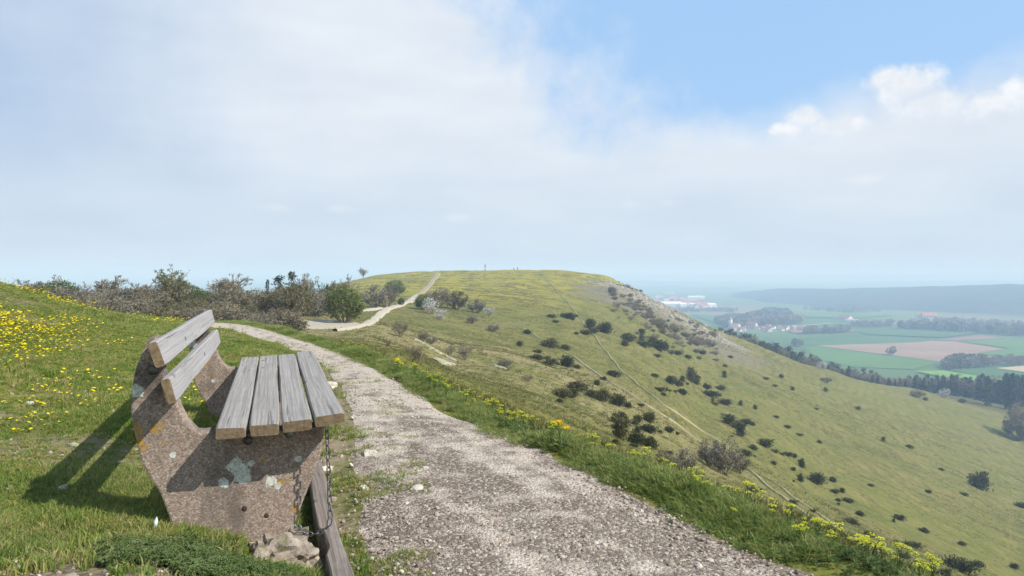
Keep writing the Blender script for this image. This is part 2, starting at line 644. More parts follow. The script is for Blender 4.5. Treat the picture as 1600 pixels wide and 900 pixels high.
hgt = g.m('ADD', g.m('ADD', g.m('MULTIPLY', nf, .05), g.m('MULTIPLY', ter, -.22)), g.m('ADD', g.m('MULTIPLY', n1, .25), g.m('MULTIPLY', vt, .45)))
finish(g, c, .95, g.bump(hgt, .8, 1.0), spec=.1)
M['turf'] = mt

# --- gravel of the path: pale limestone chips over darker earth
def gravel_material(name, stones, earth, amount):
    mt, g = material(name)
    P = world_co(g)
    cell = g.voro(P, 62.0, 'F1', 'Color')
    dist = g.voro(P, 62.0, 'F1', 'Distance')
    cell2 = g.voro(P, 150.0, 'F1', 'Color')
    d2 = g.voro(P, 150.0, 'F1', 'Distance')
    cf = g.sep(cell)[0]
    cf2 = g.sep(cell2)[0]
    fine = g.noise(P, 40, 4, .7)
    patch = g.noise(g.comb(g.m('ADD', g.m('MULTIPLY', g.sep(P)[0], 1.5), g.m('MULTIPLY', g.sep(P)[1], .62)), g.m('MULTIPLY', g.sep(P)[1], .38), 0.0), 1.5, 5, .6)
    pm = g.noise(P, 4.5, 4, .65)
    c1 = g.ramp(cf, stones)
    c2 = g.ramp(cf2, stones)
    c = g.mix(g.ss(dist, .42, .6), c1, c2)
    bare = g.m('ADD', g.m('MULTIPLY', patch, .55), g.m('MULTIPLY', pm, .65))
    if name == 'path_gravel':            # earth colour covers more of the gravel towards the near end
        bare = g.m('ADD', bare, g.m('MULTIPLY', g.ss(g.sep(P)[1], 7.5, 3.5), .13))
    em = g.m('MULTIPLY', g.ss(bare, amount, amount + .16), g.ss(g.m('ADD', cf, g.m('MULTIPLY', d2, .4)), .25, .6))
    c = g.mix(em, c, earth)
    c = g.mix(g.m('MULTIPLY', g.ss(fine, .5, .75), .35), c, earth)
    h = g.m('ADD', g.m('MULTIPLY', g.m('SUBTRACT', 1.0, dist), .012), g.m('MULTIPLY', g.m('SUBTRACT', 1.0, d2), .005))
    finish(g, c, .92, g.bump(h, .8, 1.0), spec=.15)
    return mt


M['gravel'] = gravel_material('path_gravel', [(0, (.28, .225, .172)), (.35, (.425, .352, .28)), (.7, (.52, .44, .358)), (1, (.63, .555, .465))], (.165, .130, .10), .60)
M['white_gravel'] = gravel_material('chalk_gravel', [(0, (.32, .28, .205)), (.5, (.40, .355, .27)), (1, (.48, .43, .34))], (.28, .24, .16), .70)
M['hill_path'] = gravel_material('hill_path_earth', [(0, (.23, .19, .105)), (.5, (.29, .245, .145)), (1, (.36, .31, .20))], (.19, .17, .07), .62)
M['scar'] = gravel_material('chalk_scar', [(0, (.34, .30, .22)), (.5, (.44, .40, .31)), (1, (.52, .48, .39))], (.21, .19, .085), .50)
M['trail'] = gravel_material('trail_earth', [(0, (.25, .23, .115)), (.5, (.31, .285, .15)), (1, (.37, .34, .20))], (.22, .205, .09), .66)

# --- chips and stones
mt, g = material('limestone')
r_ = rand(g)
n_ = g.noise(obj_co(g), 6, 4, .6)
finish(g, g.mix(g.m('MULTIPLY', n_, .5), g.ramp(r_, [(0, (.20, .15, .12)), (.3, (.33, .265, .21)), (.65, (.44, .365, .30)), (.9, (.55, .49, .41)), (1, (.68, .62, .54))]), (.31, .25, .20)), .9, g.bump(g.noise(obj_co(g), 14, 3, .6), .4, .05), spec=.15)
M['stone'] = mt

mt, g = material('pale_limestone')
n_ = g.noise(world_co(g), 1.3, 5, .65)
n2_ = g.noise(world_co(g), 11, 4, .65)
finish(g, g.mix(g.ss(n2_, .45, .7), g.ramp(n_, [(.3, (.36, .32, .26)), (.6, (.58, .53, .46))]), (.30, .26, .20)), .92, g.bump(n2_, .5, .05), spec=.12)
M['rock'] = mt

mt, g = material('scree_limestone')
n_ = g.noise(world_co(g), .3, 5, .65)
finish(g, g.mix(g.m('MULTIPLY', rand(g), .6), g.ramp(n_, [(.3, (.24, .21, .16)), (.6, (.42, .38, .31))]), (.22, .20, .15)), .95, spec=.1)
M['scree_rock'] = mt

# --- weathered bench wood: long grain along the plank, grey, with cracks and pale worn streaks
def wood_material(name, dark, mid, pale, endc):
    mt, g = material(name)
    O = obj_co(g)
    rv = rand(g)
    off = g.comb(g.m('MULTIPLY', rv, 7.0), g.m('MULTIPLY', rv, 13.0), g.m('MULTIPLY', rv, 5.0))
    Q = g.vm('ADD', O, off)
    warp = g.noise(g.vm('MULTIPLY', Q, (6.0, 1.6, 6.0)), 1.0, 3, .5)
    Qw = g.vm('ADD', Q, g.comb(g.m('MULTIPLY', warp, .02), 0.0, g.m('MULTIPLY', warp, .02)))
    rings = g.noise(g.vm('MULTIPLY', Qw, (120.0, .8, 120.0)), 1.0, 3, .6)
    fine = g.noise(g.vm('MULTIPLY', Qw, (330.0, 3.0, 330.0)), 1.0, 2, .6)
    crack = g.noise(g.vm('MULTIPLY', Qw, (55.0, .9, 55.0)), 1.0, 2, .5)
    blot = g.noise(Q, 7.0, 4, .6)
    c = g.ramp(g.m('ADD', g.m('MULTIPLY', rings, .75), g.m('MULTIPLY', fine, .25)), [(.33, dark), (.5, mid), (.68, pale)])
    c = g.mix(g.m('MULTIPLY', g.ss(crack, .63, .70), .6), c, (.07, .058, .05))
    c = g.mix(g.m('MULTIPLY', g.ss(blot, .5, .75), .35), c, dark)
    knots = g.voro(g.vm('MULTIPLY', Q, (9.0, 3.2, 9.0)), 1.0)
    c = g.mix(g.m('MULTIPLY', g.m('SUBTRACT', 1.0, g.ss(knots, .05, .13)), .75), c, (.07, .055, .045))
    ny = g.m('ABSOLUTE', g.sep(g.new('ShaderNodeTexCoord').outputs['Normal'])[1])
    endn = g.noise(g.vm('MULTIPLY', Q, (1.0, 1.0, 1.0)), 60.0, 4, .6)
    ec = g.ramp(endn, [(.3, tuple(v * .55 for v in endc)), (.6, endc)])
    c = g.mix(g.ss(ny, .6, .9), c, ec)
    h = g.m('SUBTRACT', g.m('ADD', g.m('MULTIPLY', rings, .7), g.m('MULTIPLY', fine, .3)), g.m('MULTIPLY', g.ss(crack, .62, .70), .8))
    finish(g, c, .78, g.bump(h, .55, .004), spec=.25)
    return mt


M['wood'] = wood_material('weathered_plank', (.185, .166, .147), (.262, .24, .217), (.345, .32, .294), (.19, .135, .08))
M['back_wood'] = wood_material('weathered_back_plank', (.245, .226, .214), (.315, .297, .287), (.375, .357, .348), (.21, .15, .085))
M['beam_wood'] = wood_material('old_timber', (.105, .082, .066), (.19, .155, .13), (.30, .26, .23), (.15, .115, .08))

# --- washed concrete of the bench sides: reddish aggregate, dark algae, lichens
mt, g = material('washed_concrete')
O = obj_co(g)
ag = g.sep(g.voro(O, 210.0, 'F1', 'Color'))[0]
agd = g.voro(O, 210.0, 'F1', 'Distance')
n1 = g.noise(O, 5.0, 5, .6)
n2 = g.noise(O, 55.0, 4, .7)
c = g.ramp(ag, [(0, (.12, .085, .066)), (.3, (.255, .180, .140)), (.6, (.37, .28, .22)), (.88, (.45, .365, .30)), (1, (.60, .54, .47))])
c = g.mix(.40, c, (.245, .195, .155))
stain = g.noise(g.vm('MULTIPLY', O, (7.0, 7.0, 2.6)), 1.0, 5, .62)
c = g.mix(g.m('MULTIPLY', g.ss(stain, .50, .66), .55), c, (.10, .085, .072))
c = g.mix(g.m('MULTIPLY', g.ss(n2, .48, .66), .5), c, (.15, .11, .085))
c = g.mix(g.m('MULTIPLY', g.ss(n1, .52, .70), .45), c, (.11, .088, .072))
Ox, Oy, Oz = g.sep(O)[:3]
arm = g.m('MULTIPLY', g.ss(Oz, .46, .70), g.m('SUBTRACT', 1.0, g.ss(Ox, -.16, -.12)))
c = g.mix(g.m('MULTIPLY', arm, g.m('MULTIPLY', g.ss(g.m('ADD', n1, g.m('MULTIPLY', n2, .3)), .52, .72), .8)), c, (.055, .05, .045))
def spot(g, O, centre, rad, n, wob=.9):
    d = g.new('ShaderNodeVectorMath', operation='DISTANCE')
    g.put(d.inputs[0], g.vm('MULTIPLY', O, (1, 0, 1)))
    d.inputs[1].default_value = (centre[0], 0, centre[1])
    q = g.m('ADD', g.m('DIVIDE', d.outputs['Value'], rad), g.m('MULTIPLY', g.m('SUBTRACT', n, .5), wob * 2))
    return g.m('SUBTRACT', 1.0, g.ss(q, .82, 1.0))
nl = g.noise(O, 22.0, 4, .65)
nl2 = g.noise(O, 60.0, 3, .7)
nlw = g.noise(O, 34.0, 6, .72)
pale = None
for (cc, rr) in (((.062, .292), .036), ((.082, .262), .038), ((.105, .243), .022), ((.122, .296), .014), ((.02, .226), .020), ((.195, .222), .024), ((.222, .20), .015), ((-.285, .60), .028), ((.30, .30), .014), ((-.16, .35), .012)):
    s_ = spot(g, O, cc, rr, nlw, 1.15)
    pale = s_ if pale is None else g.m('MAXIMUM', pale, s_)
c = g.mix(g.m('MULTIPLY', pale, g.m('ADD', .45, g.m('MULTIPLY', g.ss(g.noise(O, 130.0, 3, .7), .38, .52), .55))), c, g.ramp(nl2, [(.3, (.40, .43, .37)), (.6, (.60, .63, .56))]))
orange = None
for (cc, rr) in (((-.292, .46), .030), ((-.283, .42), .030), ((-.262, .39), .020), ((-.205, .466), .022), ((-.222, .452), .016), ((.232, .214), .013), ((.258, .222), .009), ((-.19, .40), .010), ((.285, .10), .020), ((.165, .30), .008)):
    s_ = spot(g, O, cc, rr, nlw, 1.7)
    orange = s_ if orange is None else g.m('MAXIMUM', orange, s_)
c = g.mix(g.m('MULTIPLY', orange, g.m('ADD', .25, g.m('MULTIPLY', g.ss(g.noise(O, 90.0, 3, .7), .42, .55), .6))), c, g.ramp(nl2, [(.35, (.30, .17, .02)), (.65, (.42, .24, .02))]))
h = g.m('ADD', g.m('MULTIPLY', g.m('SUBTRACT', 1.0, agd), .3), g.m('ADD', g.m('MULTIPLY', n2, .8), g.m('MULTIPLY', pale, .5)))
finish(g, c, .93, g.bump(h, .6, .004), spec=.12)
M['concrete'] = mt

mt, g = material('footing_concrete')
O = world_co(g)
n1 = g.noise(O, 12.0, 5, .65)
n2 = g.noise(O, 70.0, 4, .7)
c = g.ramp(n1, [(.3, (.14, .105, .075)), (.5, (.30, .25, .20)), (.7, (.42, .37, .30))])
c = g.mix(g.m('MULTIPLY', g.ss(g.noise(O, 18, 4, .6), .55, .68), .6), c, (.16, .15, .04))
finish(g, c, .95, g.bump(g.m('ADD', n1, g.m('MULTIPLY', n2, .3)), .8, .02), spec=.1)
M['footing'] = mt


def plain_material(name, color, rough=.8, metal=0.0, trans=None, vary=.25, scale=20.0):
    mt, g = material(name)
    n = g.noise(obj_co(g), scale, 3, .6)
    lo = tuple(v * (1 - vary) for v in color)
    hi = tuple(min(1, v * (1 + vary)) for v in color)
    finish(g, g.ramp(g.m('ADD', g.m('MULTIPLY', n, .7), g.m('MULTIPLY', rand(g), .3)), [(.3, lo), (.7, hi)]), rough, metal=metal, trans=trans)
    return mt


M['steel'] = plain_material('galvanised_steel', (.20, .20, .20), .45, .85, vary=.3, scale=60)
M['dark_steel'] = plain_material('dark_bolt', (.10, .09, .085), .45, .7)
M['plug'] = plain_material('rusty_plug', (.055, .034, .027), .95)
M['meadow_grass'] = leaf_material('meadow_grass', [(.14, (.11, .195, .030)), (.36, (.16, .25, .042)), (.54, (.235, .285, .06)), (.68, (.36, .33, .11)), (.94, (.46, .39, .18))], .42)
M['verge_grass'] = leaf_material('verge_grass', [(.15, (.125, .185, .040)), (.45, (.195, .265, .060)), (.62, (.28, .315, .09)), (.86, (.42, .365, .17))], .45)
M['slope_grass'] = leaf_material('slope_grass', [(.1, (.11, .125, .028)), (.5, (.165, .165, .045)), (.8, (.25, .215, .09)), (1, (.34, .28, .15))], .3)
M['herb'] = leaf_material('herb_leaf', [(.1, (.075, .12, .030)), (.5, (.12, .175, .052)), (.9, (.18, .22, .09))], .35)
M['yellow'] = plain_material('yellow_petal', (.78, .62, .015), .7, trans=.25, vary=.12)
M['spurge'] = plain_material('yellow_green_petal', (.62, .62, .035), .7, trans=.3, vary=.15)
M['orange_petal'] = plain_material('deep_yellow_petal', (.85, .60, .012), .7, trans=.2, vary=.1)
M['stem'] = plain_material('flower_stem', (.10, .16, .045), .7, trans=.2)
M['juniper'] = leaf_material('juniper_needles', [(.1, (.046, .052, .018)), (.5, (.088, .092, .030)), (.9, (.155, .140, .052))], .2)
M['bark'] = plain_material('bark', (.13, .10, .075), .9, vary=.35, scale=9)
M['twig'] = leaf_material('bare_twig', [(.1, (.16, .128, .095)), (.5, (.23, .19, .14)), (.9, (.30, .255, .19))], .0, .9)
M['bud'] = leaf_material('spring_bud', [(.1, (.10, .092, .036)), (.5, (.14, .125, .050)), (.9, (.18, .16, .065))], .35)
M['red_bud'] = leaf_material('reddish_bud', [(.1, (.17, .14, .088)), (.5, (.23, .195, .12)), (.9, (.285, .245, .15))], .3)
M['dull_bud'] = leaf_material('dull_bud', [(.1, (.155, .135, .098)), (.5, (.215, .188, .135)), (.9, (.275, .245, .175))], .3)
M['young_leaf'] = leaf_material('young_leaf', [(.1, (.075, .105, .024)), (.5, (.12, .155, .034)), (.9, (.18, .20, .05))], .35)
M['blossom'] = leaf_material('white_blossom', [(.1, (.55, .55, .52)), (.5, (.68, .68, .65)), (.9, (.78, .78, .75))], .3)
M['conifer'] = leaf_material('conifer_needles', [(.1, (.018, .032, .016)), (.5, (.032, .050, .024)), (.9, (.055, .072, .034))], .1)
M['pine'] = leaf_material('pine_needles', [(.1, (.035, .050, .024)), (.5, (.055, .072, .034)), (.9, (.085, .098, .046))], .1)
M['wall'] = plain_material('house_wall', (.68, .65, .60), .9, vary=.18, scale=.2)
M['roof'] = plain_material('red_roof', (.31, .135, .095), .9, vary=.3, scale=.2)
M['grey_roof'] = plain_material('grey_roof', (.32, .31, .31), .9, vary=.3, scale=.2)
M['hall'] = plain_material('white_hall', (.80, .80, .80), .7, vary=.1, scale=.1)
M['window'] = plain_material('window_glass', (.06, .07, .09), .2)
M['cross'] = plain_material('dark_timber', (.07, .055, .045), .85)
M['cloth_dark'] = plain_material('dark_cloth', (.05, .055, .075), .9)
M['cloth_grey'] = plain_material('grey_cloth', (.12, .11, .11), .9)
M['skin'] = plain_material('skin', (.45, .28, .20), .6)
M['hair'] = plain_material('hair', (.06, .04, .03), .8)
M['feather'] = plain_material('white_feather', (.8, .8, .78), .7)
M['leaf_litter'] = plain_material('dry_leaf', (.42, .24, .11), .8)


def field_material(name, a, b, stripes=.0):
    mt, g = material(name)
    P = world_co(g)
    n = g.noise(P, .012, 5, .6)
    n2 = g.noise(P, .1, 4, .6)
    c = g.ramp(g.m('ADD', g.m('MULTIPLY', n, .7), g.m('MULTIPLY', n2, .3)), [(.35, a), (.65, b)])
    finish(g, c, .95, spec=.05)
    return mt


M['field_brown'] = field_material('ploughed_field', (.245, .165, .115), (.33, .235, .17))
M['field_rust'] = field_material('fallow_field', (.21, .135, .10), (.27, .185, .135))
M['field_teal'] = field_material('winter_wheat_field', (.060, .125, .045), (.085, .155, .058))
M['field_green'] = field_material('young_corn_field', (.085, .165, .045), (.11, .195, .056))
M['field_lime'] = field_material('bright_meadow', (.14, .26, .05), (.17, .30, .065))
M['field_tan'] = field_material('stubble_field', (.36, .30, .19), (.44, .37, .25))

mt, g = material('valley_plain')
P = world_co(g)
Pw = g.vm('ADD', P, g.comb(g.m('MULTIPLY', g.noise(P, .003, 3), 160.0), g.m('MULTIPLY', g.noise(P, .0027, 3), 160.0), 0.0))
cellc = g.sep(g.voro(g.vm('MULTIPLY', Pw, (.0042, .0024, 0.0)), 1.0, 'F1', 'Color'))[0]
c = g.ramp(cellc, [(0, (.075, .135, .05)), (.3, (.10, .165, .058)), (.5, (.125, .18, .065)), (.66, (.09, .15, .06)), (.74, (.22, .18, .115)), (.86, (.105, .17, .055)), (1, (.15, .19, .08))])
woods = g.ss(g.noise(P, .0011, 5, .6), .56, .60)
c = g.mix(g.m('MULTIPLY', woods, .85), c, (.045, .06, .035))
c = g.mix(g.m('MULTIPLY', g.noise(P, .05, 4, .6), .3), c, (.06, .10, .05))
finish(g, c, .95, spec=.05)
M['plain'] = mt

mt, g = material('forest_canopy')
P = world_co(g)
n_ = g.noise(P, .02, 5, .7)
n2_ = g.noise(P, .0035, 4, .6)
c = g.ramp(n_, [(.3, (.030, .042, .024)), (.55, (.060, .068, .038)), (.75, (.10, .09, .055))])
c = g.mix(g.m('MULTIPLY', g.ss(n2_, .45, .62), .6), c, (.085, .075, .05))
finish(g, c, .95, g.bump(n_, 1.0, 12.0), spec=.03)
M['forest'] = mt

# ------------------------------------------------------------------ the plateau, its slopes and the far hill: one sheet
def polyline_dist(x, y, pts):
    best = np.full(x.shape, 1e9)
    for (ax, ay), (bx, by) in zip(pts[:-1], pts[1:]):
        dx, dy = bx - ax, by - ay
        t = np.clip(((x - ax) * dx + (y - ay) * dy) / (dx * dx + dy * dy + 1e-9), 0, 1)
        best = np.minimum(best, np.hypot(x - ax - t * dx, y - ay - t * dy))
    return best


def xy(px, py):
    h = hit(px, py)
    return (h.x, h.y)


th = np.concatenate([np.arange(-180, -42, 4.0), np.arange(-42, 42, .17), np.arange(42, 181, 4.0)])
th = np.radians(np.unique(np.clip(th, -180, 180)))
rr = np.concatenate([[.25, .5, .8, 1.1], np.geomspace(1.4, 900, 430)])
TH, RG = np.meshgrid(th, rr, indexing='ij')
X, Y = RG * np.sin(TH), RG * np.cos(TH)
Z = H(X, Y)
nt, nr = TH.shape
V = np.stack([X, Y, Z], -1).reshape(-1, 3)
ii, jj = np.meshgrid(np.arange(nt - 1), np.arange(nr - 1), indexing='ij')
b0 = (ii * nr + jj).ravel()
F = np.stack([b0, b0 + 1, b0 + nr + 1, b0 + nr], -1)
cap = len(V)
V = np.vstack([V, [[0, 0, float(H(0., 0.))]]])
capf = np.array([[cap, k * nr, (k + 1) * nr, (k + 1) * nr] for k in range(nt - 1)])
me = bpy.data.meshes.new('hillside')
nq = len(F)
me.vertices.add(len(V))
me.vertices.foreach_set('co', V.astype(np.float32).ravel())
me.loops.add(nq * 4 + len(capf) * 3)
me.polygons.add(nq + len(capf))
me.loops.foreach_set('vertex_index', np.concatenate([F[:, ::1].ravel(), capf[:, :3].ravel()]).astype(np.int32))
me.polygons.foreach_set('loop_start', np.concatenate([np.arange(nq) * 4, nq * 4 + np.arange(len(capf)) * 3]).astype(np.int32))
me.polygons.foreach_set('use_smooth', np.ones(nq + len(capf), bool))
me.update(calc_edges=True)
me.validate()
me.materials.append(M['turf'])
hillside = structure(bpy.data.objects.new('hillside', me))
COL.objects.link(hillside)
vx, vy, vz = V[:, 0], V[:, 1], V[:, 2]
vr = np.hypot(vx, vy)


def put_attr(name, val):
    a = me.attributes.new(name, 'FLOAT', 'POINT')
    a.data.foreach_set('value', val.astype(np.float32))


scree_line = [xy(957, 446), xy(1000, 462), xy(1040, 486), xy(1080, 505), xy(1120, 525)]
sdist = polyline_dist(vx, vy, scree_line)
scree = 1 - sst(sdist + 7 * vnoise(vx, vy, 9, 6) + 4 * vnoise(vx, vy, 3, 9), 5, 20)
rubble_line = [xy(968, 455), xy(990, 474), xy(1015, 494), xy(1040, 511), xy(1068, 524), xy(1095, 531), xy(1118, 533)]
rdist = polyline_dist(vx, vy, rubble_line)
rubble = (1 - sst(rdist + 12 * vnoise(vx, vy, 16, 15) + 7 * vnoise(vx, vy, 5, 16), 6, 28)) * (vr > 200)
put_attr('scree', scree * (vr > 250))
top_yellow = sst(vr, 150, 250) * sst(vz, -15, -5) * (1 - scree) * (1 - rubble)
mound_yellow = (vx < -3) * (1 - sst(vr, 14, 30)) * .25
put_attr('rubble', rubble)
put_attr('yellow', np.clip(top_yellow + mound_yellow, 0, 1))
pd = [xy(600, 510), xy(690, 560), xy(640, 545), xy(780, 560)]
dry = (1 - sst(polyline_dist(vx, vy, pd), 6, 40)) * .9 + .25 * sst(vr, 30, 80)
put_attr('dry', np.clip(dry, 0, 1))
c1 = at_dist(1540, 455)
lush = 1 - sst(np.hypot((vx - c1.x) / 42, (vy - c1.y) / 26) + .3 * vnoise(vx, vy, 12, 11), .7, 1.0)
put_attr('lush', lush)
put_attr('wood_floor', sst(vr, 465, 500) * (vx > 60))
e_ = (path_l(vy) - vx) * .88
soil = (1 - sst(np.hypot((vx + 1.35) / .55, (vy - 2.35) / .45), .6, 1.1)) + .8 * (1 - sst(np.hypot((vx + .62) / .3, (vy - 2.75) / .5), .6, 1.2))
soil = soil + .55 * (1 - sst(np.hypot((vx + 3.6) / 1.3, (vy - 5.0) / .7), .5, 1.1)) * (.5 + .5 * vnoise(vx, vy, .5, 8))
soil = soil + (e_ > -.3) * (1 - sst(e_, -.1, .35)) * .7 * (vr < 20) + .65 * (1 - sst(vr, 8, 16)) * (e_ > 0) * sst(vnoise(vx, vy, .6, 13) + .5 * vnoise(vx, vy, .22, 14), .1, .6)
put_attr('soil', np.clip(soil, 0, 1))


# ------------------------------------------------------------------ paths, chalk patches and trails, laid on the turf
def ribbon(name, cx, cy, w, mat, up, nacross=9, rag=.12, seed=1):
    cx, cy, w = map(lambda q: np.asarray(q, float), (cx, cy, w))
    s = np.concatenate([[0], np.cumsum(np.hypot(np.diff(cx), np.diff(cy)))])
    n = int(min(420, max(30, s[-1] / (np.mean(w) * .16))))
    t = np.linspace(0, s[-1], n)
    cx, cy, w = np.interp(t, s, cx), np.interp(t, s, cy), np.interp(t, s, w)
    k = np.ones(9) / 9
    pad = lambda q: np.convolve(np.concatenate([[q[0]] * 4, q, [q[-1]] * 4]), k, 'valid')
    cx, cy = pad(cx), pad(cy)
    tx, ty = np.gradient(cx), np.gradient(cy)
    L = np.hypot(tx, ty) + 1e-9
    nx, ny = ty / L, -tx / L
    mw = float(np.mean(w))
    jl = 1 + rag * (vnoise(t, t * 0, mw * .55, seed) + .6 * vnoise(t, t * 0, mw * .16, seed + 1))
    jr = 1 + rag * (vnoise(t, t * 0, mw * .55, seed + 2) + .6 * vnoise(t, t * 0, mw * .16, seed + 3))
    vs, fs = [], []
    for i in range(n):
        for j in range(nacross):
            u = j / (nacross - 1) * 2 - 1
            h_ = w[i] / 2 * u * (jl[i] if u < 0 else jr[i])
            vs.append((cx[i] + nx[i] * h_, cy[i] + ny[i] * h_))
    vs = np.array(vs)
    fade = np.tile(1 - np.abs(np.linspace(-1, 1, nacross)) ** 6 * 1.15, n)
    z = H(vs[:, 0], vs[:, 1]) + up * fade
    for i in range(n - 1):
        for j in range(nacross - 1):
            a = i * nacross + j
            fs.append((a, a + nacross, a + nacross + 1, a + 1))
    return structure(link_mesh(name, np.column_stack([vs, z]), fs, mat, smooth=True))


yy = np.concatenate([np.linspace(-4, 3, 20), np.linspace(3.2, 17.5, 60)])
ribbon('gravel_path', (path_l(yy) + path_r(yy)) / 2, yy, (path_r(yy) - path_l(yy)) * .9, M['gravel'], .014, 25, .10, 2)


def pix_ribbon(name, pts, w, mat, up=.25, rag=.15, nacross=7, seed=1):
    P = [hit(*p) for p in pts]
    P = [p for p in P if p is not None and p.length > 40]
    ww = w if isinstance(w, (list, tuple)) else [w] * len(P)
    return ribbon(name, [p.x for p in P], [p.y for p in P], ww[:len(P)], mat, up, nacross, rag, seed)


pix_ribbon('chalk_patch', [(424, 504), (450, 506), (480, 506.5), (505, 506), (522, 503)], [4, 11, 12, 10, 4], M['white_gravel'], .22, .10, 9, 4)
pix_ribbon('chalk_path', [(519, 518), (540, 516), (560, 512), (575, 507), (585, 499), (597, 489), (612, 481), (628, 476), (640, 472), (645, 466), (653, 461)],
           [.6, .7, .8, 1.1, 1.35, 1.5, 1.65, 1.7, 2.1, 2.0, 2.1], M['white_gravel'], .25, .07, 9, 6)
pix_ribbon('hill_path', [(652, 461.5), (659, 457), (666, 451), (672, 444), (678, 436), (684, 427)], [2.1, 2.3, 2.5, 2.7, 2.9, 3.0], M['hill_path'], .28, .08, 9, 26)
pix_ribbon('chalk_path', [(558, 488), (575, 485.5), (595, 482)], [1.3, 1.5, 1.3], M['white_gravel'], .22, .10, 7, 16)
pix_ribbon('trail', [(852, 437), (868, 452), (890, 476), (908, 500), (925, 521), (945, 548), (970, 580), (1000, 605), (1040, 636), (1090, 668), (1140, 700)], .38, M['trail'], .22, .3, 5, 8)
pix_ribbon('trail', [(800, 508), (840, 527), (880, 548), (915, 572), (960, 602), (1010, 634), (1060, 664), (1110, 700), (1160, 730), (1200, 762), (1250, 798), (1310, 838), (1370, 872), (1420, 895)], .42, M['trail'], .18, .3, 5, 9)
pix_ribbon('trail', [(1200, 748), (1236, 776), (1290, 812), (1350, 852), (1400, 884), (1430, 899)], .45, M['trail'], .18, .3, 5, 10)
pix_ribbon('scree_patch', [(648, 530), (662, 537), (680, 548), (700, 558), (716, 566)], [.5, .6, .8, .6, .3], M['scar'], .12, .8, 7, 11)
pix_ribbon('scree_patch', [(664, 563), (680, 564), (698, 565)], [.7, 1.9, .5], M['scar'], .12, .8, 7, 12)
pix_ribbon('scree_patch', [(772, 570), (782, 574), (795, 579)], [.3, .8, .3], M['scar'], .12, .8, 7, 13)
pix_ribbon('scree_patch', [(652, 460), (646, 467), (640, 470)], [.6, .9, .6], M['scar'], .2, .5, 7, 14)

# ------------------------------------------------------------------ valley floor, fields and blue ridges
bm = bmesh.new()
bmesh.ops.create_circle(bm, cap_ends=True, cap_tris=True, segments=96, radius=14000)
me = bpy.data.meshes.new('valley_plain')
bm.to_mesh(me)
bm.free()
me.materials.append(M['plain'])
o = bpy.data.objects.new('valley_plain', me)
o.location = (0, 0, PLAIN)
COL.objects.link(o)
structure(o)

FIELDS = [
    ('field_brown', [(1275, 540), (1440, 532), (1493, 533), (1573, 544), (1520, 553), (1581, 560), (1467, 565), (1400, 556)]),
    ('field_teal', [(1190, 527), (1349, 523), (1467, 531), (1427, 535), (1267, 540), (1216, 537)]),
    ('field_green', [(1253, 541), (1275, 541.5), (1400, 557.5), (1467, 566.5), (1427, 577), (1333, 573), (1280, 562)]),
    ('field_rust', [(1461, 531), (1533, 524), (1571, 528), (1495, 532.5)]),
    ('field_brown', [(1340, 501), (1393, 503), (1460, 508), (1530, 511), (1460, 510), (1397, 506)]),
    ('field_tan', [(1557, 575), (1640, 568), (1660, 584), (1600, 581)]),
    ('field_teal', [(1470, 576), (1552, 574.5), (1596, 581.5), (1660, 590), (1640, 596), (1540, 588)]),
    ('field_lime', [(1430, 580), (1475, 578.5), (1540, 588.6), (1600, 594), (1590, 600), (1480, 590)]),
    ('field_green', [(1497, 533), (1560, 529), (1660, 540), (1640, 556), (1585, 559), (1525, 552.5), (1576, 544)]),
    ('field_teal', [(1340, 516), (1440, 514), (1530, 520), (1470, 527), (1352, 522)]),
    ('field_tan', [(1115, 494), (1168, 487), (1172, 488), (1122, 496)]),
    ('field_teal', [(1078, 491), (1112, 492), (1145, 502), (1120, 505)]),
    ('field_green', [(1128, 495), (1180, 488), (1250, 490), (1230, 494), (1165, 498)]),
    ('field_rust', [(1230, 516), (1320, 514), (1340, 517), (1240, 520)]),
    ('field_green', [(1250, 489), (1330, 487), (1400, 492), (1330, 497), (1260, 495)]),
    ('field_tan', [(1215, 512.5), (1262, 507), (1300, 504.5), (1300, 505.2), (1262, 508), (1215, 513.5)]),
]
for k, (mk, poly) in enumerate(FIELDS):
    vs = [plain_at(px, py, .35 + .12 * k) for px, py in poly]
    b = [Vector(v) for v in vs]
    ar = sum(b[i].x * b[(i + 1) % len(b)].y - b[(i + 1) % len(b)].x * b[i].y for i in range(len(b)))
    if ar < 0:
        vs = vs[::-1]
    structure(link_mesh('field', vs, [tuple(range(len(vs)))], M[mk]))


def ridge(name, line, mat, n=140, seed=1, rough=6.0):
    """A long wooded hill: front foot, crest and back foot along a line of (pixel column, foot distance, crest pixel row, depth)."""
    L = np.array(line, float)
    t = np.linspace(0, 1, n)
    s = np.linspace(0, 1, len(L))
    px, D, py, dep = (np.interp(t, s, L[:, i]) for i in range(4))
    prof = np.array([0, .06, .18, .34, .5, .66, .82, 1, 1.25, 1.6, 2.0])
    hgt = np.array([0, .16, .36, .60, .78, .91, .98, 1, .9, .5, 0])
    vs, fs = [], []
    m_ = len(prof)
    for i in range(n):
        a = (px[i] - 800) / FPX
        zc = -(py[i] - 425) / FPX * (D[i] + dep[i]) - PLAIN
        endf = min(1, min(i, n - 1 - i) / 10 + .05)
        for j in range(m_):
            d = D[i] + dep[i] * prof[j]
            x = a * d
            z = PLAIN - 1 + zc * hgt[j] * endf
            z += rough * float(vnoise(x, d, 170, seed) + .6 * vnoise(x, d, 60, seed + 1)) * (1 if 0 < j < m_ - 1 else 0) * endf
            vs.append((x, d, z))
    for i in range(n - 1):
        for j in range(m_ - 1):
            q = i * m_ + j
            fs.append((q, q + m_, q + m_ + 1, q + 1))
    return structure(link_mesh(name, vs, fs, mat, smooth=True))


